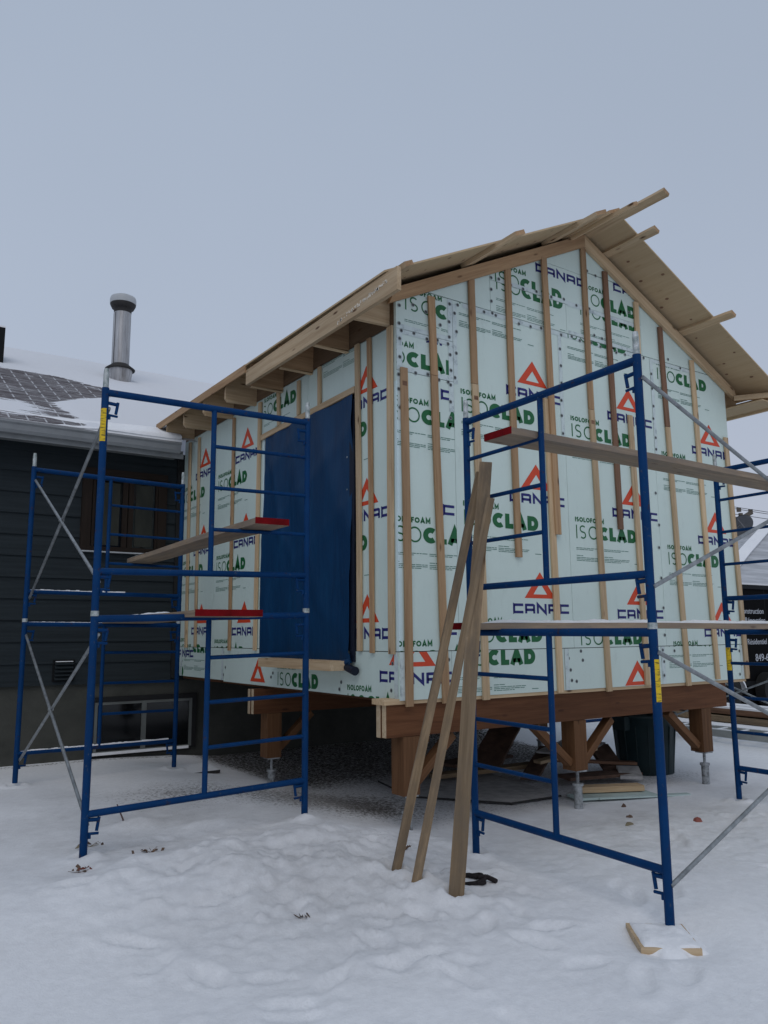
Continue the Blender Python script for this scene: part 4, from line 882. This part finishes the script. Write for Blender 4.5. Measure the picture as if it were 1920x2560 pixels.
# sheets lying under the building, dusted with snow
def sheet(label, pts, t, mat, edge, z=None, name='plywood_sheet'):
    mb = MB(mat); zz = z if z is not None else max(gz(x, y) for x, y in pts) + .012; k = len(pts)
    P = [(x, y, zz + random.uniform(-.004, .004)) for x, y in pts]; mb.prism(P, (0, 0, -t), edge); mb.add([(a, b_, c_ + .0015) for a, b_, c_ in P], [tuple(range(k))] if sum(P[i][0] * P[(i + 1) % k][1] - P[(i + 1) % k][0] * P[i][1] for i in range(k)) > 0 else [tuple(reversed(range(k)))], mat)
    o_ = mb.build(name, None, (pts[0][0], pts[0][1], zz)); tag(o_, label, 'sheet', 'loose sheets under the addition')
plain('dusted_sheet', (.46, .455, .45), .9, var=.3, scale=9)
sheet('large snow dusted sheet with dark edge under the addition, near front post', [(1.55, .50), (2.15, .47), (2.45, 1.9), (1.2, 2.1), (1.0, 1.25)], .016, 'dusted_sheet', 'soot')
sheet('snow covered sheet lying by the house wall under the left tower', [(-.80, 2.92), (-.15, 2.98), (-.1, 3.5), (-.85, 3.55)], .03, 'snow', 'soot', z=.085)
rr = random.Random(12)
def scrap(label, x, y, z, l, w, t, a, mat, tilt=0.0, cat='scrap board'):
    mb = MB(mat); d = Vector((math.cos(a), math.sin(a), tilt)).normalized(); mb.bar(Vector((x, y, z)) - d * l / 2, Vector((x, y, z)) + d * l / 2, w, t, (-d.y, d.x, 0), mat); o_ = mb.build('scrap_board', None, (x, y, z)); tag(o_, label, cat, 'scrap boards piled under the addition')
scrap('pale offcut at the front of the scrap pile under the addition', 2.62, .30, .0, .62, .14, .05, -.45, 'spruce')
scrap('green foam offcut lying under the pale board of the scrap pile', 2.55, .22, -.045, .8, .22, .02, -.35, 'foam_scrap', cat='foam offcut')
scrap('dusty brown board behind the pale offcut in the scrap pile', 3.0, .75, .02, .85, .25, .03, -.25, 'debris_brown')
scrap('wide snow dusted sheet on top of the scrap pile', 3.25, 1.35, .20, .7, .5, .02, .3, 'dusted_sheet', .08)
scrap('tilted brown board at the left of the scrap pile', 2.75, 1.35, .09, .9, .18, .03, .55, 'debris_brown', .22)
scrap('thin brown lath crossing the scrap pile below the sheet', 3.2, 1.0, .10, .9, .10, .03, -.55, 'spruce_dark', -.05)
scrap('dark board lying low at the back of the scrap pile', 2.5, 2.1, .05, 1.0, .3, .03, .15, 'debris_brown')
scrap('grey crumpled sheet between bin and scrap pile', 3.30, .62, .03, .34, .22, .03, .8, 'dusted_sheet', .15)
scrap('long plank end in the shade behind the middle post', 2.2, 1.6, .03, 1.2, .16, .04, -.2, 'weathered_board', .03)
scrap('short brown block leaning at the right end of the scrap pile', 3.45, 1.05, .12, .42, .22, .05, 1.1, 'debris_brown', .45)
scrap('pale splintered board sticking out toward the bin', 2.95, 1.15, .17, .75, .12, .03, -.15, 'spruce', .12)
scrap('upright tilted dark panel at the back of the scrap pile', 2.65, 1.9, .22, .8, .35, .03, .45, 'debris_brown', .55)
scrap('narrow green foam strip in front of the scrap pile', 2.75, .02, -.045, .9, .07, .015, -.42, 'foam_scrap', cat='foam offcut')
# rubbish bin
bn = thing('rubbish_bin', 'dark green round rubbish bin under the right end of the addition', 'rubbish bin', (3.95, .92, -.07))
mb = MB('bin_green'); c = (3.95, .92, -.075)
mb.lathe(c, [(.0001, 0), (.285, 0), (.29, .01), (.335, .60), (.355, .605), (.36, .625), (.352, .645), (.33, .645), (.322, .60), (.278, .02), (.0001, .02)], 'bin_green', 32)
for k in range(16):
    a = 2 * math.pi * k / 16; mb.tube((c[0] + .288 * math.cos(a), c[1] + .288 * math.sin(a), c[2] + .02), (c[0] + .334 * math.cos(a), c[1] + .334 * math.sin(a), c[2] + .52), .006, n=5)
mb.build('body', bn)
q = MB('bin_green'); q.box(c[0] - .42, c[0] - .33, c[1] - .08, c[1] + .08, c[2] + .48, c[2] + .62); q.build('handle', bn); q = MB('bin_green'); q.box(c[0] + .33, c[0] + .41, c[1] - .08, c[1] + .08, c[2] + .50, c[2] + .60); q.build('handle', bn)
# ladder lying on the snow
ld = thing('ladder', 'grey extension ladder lying on the snow right of the addition', 'ladder', (6.8, 1.8, .1))
A0, A1 = Vector((6.60, 2.95, .02)), Vector((6.40, .55, .03)); off = Vector((.36, .03, 0)); dl = (A1 - A0).normalized()
for k, o2 in enumerate((Vector((0, 0, 0)), off)):
    q = MB('fibreglass'); q.bar(A0 + o2 + Vector((0, 0, .06)), A1 + o2 + Vector((0, 0, .06)), .095, .03, (0, 0, 1)); r_ = q.build('side_rail', ld)
    s2 = MB('snow'); s2.bar(A0 + o2 + Vector((0, 0, .112)), A1 + o2 + Vector((0, 0, .112)), .034, .012, dl.cross(Vector((0, 0, 1)))); s2.build('snow_strip', r_)
for k in range(7):
    p = A0 + dl * (.18 + k * .335); q = MB('snow'); q.bar(p + Vector((0, 0, .085)), p + off + Vector((0, 0, .085)), .05, .022, dl, 'fibreglass'); q.bar(p + Vector((0, 0, .100)), p + off + Vector((0, 0, .100)), .048, .008, dl, 'snow'); q.build('rung', ld)
# lumber stack with snow
for k, (dx, z0, ln, mt_) in enumerate(((0, .05, 3.4, 'weathered_board'), (.28, .07, 3.2, 'weathered_board'), (.1, .16, 3.0, 'spruce_dark'), (.36, .18, 3.3, 'weathered_board'))):
    p0 = Vector((8.35 + dx, 1.2, z0)); p1 = Vector((8.35 + dx + .35, 1.2 + ln, z0 + .01)); mb = MB(mt_); mb.bar(p0, p1, .24, .085, (1, -.1, 0), mt_); o_ = mb.build('lumber_board', None, tuple(p0))
    tag(o_, ['lowest near board of the snowy lumber stack behind the ladder', 'lowest far board of the snowy lumber stack behind the ladder', 'dark upper board of the snowy lumber stack', 'topmost pale board of the snowy lumber stack'][k], 'board', 'boards stacked on the snow')
    if k > 1: mb = MB('snow'); mb.bar(p0 + Vector((0, 0, .058)), p1 + Vector((0, 0, .058)), .23, .03, (1, -.1, 0)); tag(mb.build('snow_cover', None, tuple(p0)), 'snow lying on the lumber stack, ' + ('dark board' if k == 2 else 'topmost board'), 'snow', kind='stuff')
# black contractor's trailer
tx, ty = 9.8, 4.0
trl = thing('trailer', 'black enclosed work trailer with white lettering at the right edge', 'trailer', (tx + 2.4, ty + 1, 0))
mb = MB('trailer_black'); mb.box(tx, tx + 4.9, ty, ty + 2.1, .45, 2.32); mb.box(tx + .1, tx + 4.8, ty + .05, ty + 2.0, -.05, .449)
for k in range(1, 5): mb.box(tx + k * 1.0, tx + k * 1.0 + .012, ty - .004, ty, .47, 2.28, 'black_plastic')
mb.build('body', trl)
mb = MB('black_plastic'); mb.box(tx - .02, tx + 4.92, ty - .03, ty, 2.28, 2.36); mb.box(tx - .02, tx + 4.92, ty - .03, ty, .42, .50); mb.build('trim_rail', trl)
mb = MB('snow'); mb.box(tx + .02, tx + 4.88, ty + .02, ty + 2.08, 2.322, 2.40); mb.build('roof_snow', trl)
for wx in (tx + .33, tx + 1.75):
    q = MB('rubber'); q.tube((wx, ty - .22, .33), (wx, ty - .02, .33), .33, n=28); wh = q.build('wheel', trl); q = MB('black_plastic'); q.tube((wx, ty - .235, .33), (wx, ty - .222, .33), .18, n=20); q.build('rim', wh)
mb = MB('snow'); n = 14; vs = []
for i in range(n + 1):
    a = R(12 + 88 * i / n)
    k_ = math.sin(math.pi * i / n) ** .5
    for r_, yy in ((.40, ty - .25), (.40 + .035 * k_, ty - .25), (.40 + .055 * k_, ty - .15), (.40 + .045 * k_, ty - .03), (.39, ty - .03)): vs.append((tx + .36 + r_ * 1.05 * math.cos(a), yy, .25 + r_ * math.sin(a)))
mb.add(vs, [(i * 5 + k, i * 5 + k + 1, i * 5 + 6 + k, i * 5 + 5 + k) for i in range(n) for k in range(4)], 'snow', smooth=True); mb.build('snowy_fender', trl)
def lettering(txt, xr, z, size, parent, ty_):
    cu = bpy.data.curves.new('lettering', 'FONT'); cu.body = txt; cu.size = size; cu.align_x = 'RIGHT'; cu.extrude = .002
    ob = bpy.data.objects.new('lettering_tmp', cu); COL.objects.link(ob); bpy.context.view_layer.update()
    me_ = bpy.data.meshes.new_from_object(ob.evaluated_get(bpy.context.evaluated_depsgraph_get())); bpy.data.objects.remove(ob)
    o_ = bpy.data.objects.new('lettering', me_); COL.objects.link(o_); me_.materials.clear(); me_.materials.append(MATS['lettering_white'])
    o_.parent = parent; pl = Vector(parent['_o']); o_.location = Vector((xr, ty_ - .006, z)) - pl; o_.rotation_euler = (R(90), 0, 0)
for txt, xr, z, sz in (('Construction', 11.752, 1.795, .155), ('Rénovation', 11.79, 1.615, .155), ('Résidentiel', 11.785, 1.20, .155)): lettering(txt, xr, z, sz, trl, ty)
lettering('849-620', 12.0, .875, .20, trl, ty)
# white bag of snow / covered heap beside the trailer
blob('snow_heap', 'pale snow covered heap in front of the black trailer', 'heap', 10.98, 3.35, .22, .30, 'snow', 31)
# ------------------------------------------------------------------ neighbouring house, dish, pole
nh = thing('neighbour_house', 'neighbouring house with snowy hip roof behind the black trailer', 'house', (28, 14, 0))
mb = MB('white_metal'); mb.box(23.2, 46, 12.6, 22, -.5, 2.95, 'trailer_black'); mb.build('wall', nh)
mb = MB('roof_snowy') if False else MB('shingles_far') if False else None
mt, nt, b = newmat('snowy_shingles', .85, spec=.2)
geo = N(nt, 'ShaderNodeNewGeometry').outputs['Position']; wv_ = noise(nt, vmul(nt, geo, (.35, 5.0, 5.0)), 1.0, 5, .7)
nt.links.new(ramp(nt, wv_, [(.3, (.30, .31, .33)), (.55, (.46, .475, .50)), (.75, (.60, .61, .64))]), b.inputs['Base Color'])
e0, e1 = (22.4, 12.0, 3.04), (46, 12.0, 3.04); h0, h1 = (34.0, 16.5, 6.55), (46, 16.5, 6.55)
mb = MB('snowy_shingles'); mb.add([e0, e1, h1, h0, (22.4, 21, 3.04)], [(0, 1, 2, 3), (0, 3, 4)], 'snowy_shingles')
mb.add([(46, 21, 3.04)] + [(22.4, 21, 3.04), h0, h1], [(0, 1, 2, 3)], 'snowy_shingles'); rf = mb.build('roof', nh)
mb = MB('white_metal'); mb.box(22.35, 46, 11.93, 12.0, 2.93, 3.06); mb.box(22.35, 46, 12.0, 12.6, 2.93, 2.95); mb.build('fascia', nh)
mb = MB('snow'); d_ = (Vector(h0) - Vector(e0)); mb.bar(Vector(e0) + Vector((0, -.02, .04)), Vector(h0) + Vector((0, -.02, .04)), .45, .08, (0, -1, -.5)); mb.build('hip_cap_snow', rf)
ds = thing('satellite_dish', 'grey satellite dish on a mast behind the snowy neighbouring roof', 'satellite dish', (31.4, 18, 3))
mb = MB('dish_grey'); mb.tube((31.9, 17.2, 3.0), (31.9, 17.2, 6.2), .07, n=10); mb.build('mast', ds)
dc_ = Vector((32.35, 16.9, 6.62)); nd = Vector((-.35, -.75, -.62)).normalized(); u1 = nd.orthogonal().normalized(); u2 = nd.cross(u1); vs = []; nr = 5; na = 24
for k in range(nr + 1):
    r_ = .60 * k / nr
    for i in range(na): a = 2 * math.pi * i / na; vs.append(dc_ + u1 * (r_ * math.cos(a)) + u2 * (r_ * math.sin(a)) + nd * (.35 * (r_ / .6) ** 2 * .4))
mb = MB('dish_grey'); mb.add(vs, [(k * na + i, k * na + (i + 1) % na, (k + 1) * na + (i + 1) % na, (k + 1) * na + i) for k in range(nr) for i in range(na)], smooth=True)
mb.add([v - nd * .05 for v in vs], [(k * na + (i + 1) % na, k * na + i, (k + 1) * na + i, (k + 1) * na + (i + 1) % na) for k in range(nr) for i in range(na)], smooth=True)
mb.build('dish', ds); mb = MB('dish_grey'); mb.tube(dc_ - u2 * .55, dc_ + nd * .75, .03, n=8); mb.tube(dc_, (31.9, 17.2, 6.1), .05, n=8); mb.build('arm', ds)
up_ = thing('utility_pole', 'distant wooden utility pole with slanting crossarm', 'utility pole', (78.4, 45, 0))
mb = MB('pole_wood'); mb.tube((78.4, 45, -.5), (78.78, 45, 14.6), .30, n=12, r1=.24); mb.build('pole', up_)
mb = MB('pole_wood'); mb.bar((76.6, 45, 13.1), (81.0, 45, 14.9), .42, .3, (0, 0, 1)); mb.build('crossarm', up_)
for k, x in enumerate((78.5, 80.8)): q = MB('pole_wood'); q.tube((x, 45, 14.75), (x, 45, 15.2), .25, n=8); q.build('insulator', up_)
for k, (za, zb2) in enumerate(((14.95, 15.25), (14.25, 14.45), (15.05, 14.9))):
    mb = MB('wire'); P = [Vector((60 + (130 - 60) * t, 45 + (k - 1) * .3, za + (zb2 - za) * t - 3.0 * (.25 - (t - .5) ** 2) * .6 + .45)) for t in np.linspace(0, 1, 16)]
    for a, b_ in zip(P[:-1], P[1:]): mb.tube(a, b_, .035, n=5)
    tag(mb.build('overhead_wire', None, tuple(P[0])), ['topmost wire of the utility pole', 'lowest of the wires on the utility pole', 'middle wire of the utility pole'][k], 'wire', 'overhead wires')
# bare shrub beyond
tree = thing('bare_tree', 'leafless reddish tree in front of the utility pole', 'tree', (40, 24.5, 0))
rr = random.Random(5); mb = MB('twig'); tw = MB('twig')
def branch(p, d, l, r_, dep):
    q = p + d * l; (mb if dep > 3 else tw).tube(p, q, r_, 'twig', 6, r_ * .65, cap=False)
    if dep > 0:
        for _ in range(3): branch(q, (d + Vector((rr.uniform(-.7, .7), rr.uniform(-.7, .7), rr.uniform(-.1, .4)))).normalized(), l * .68, r_ * .6, dep - 1)
branch(Vector((41.3, 24.5, 0)), Vector((0, 0, 1)), 2.9, .14, 5)
mb.build('trunk', tree); tw.build('branches', tree)
for o_ in bpy.data.objects:
    if '_o' in o_: del o_['_o']
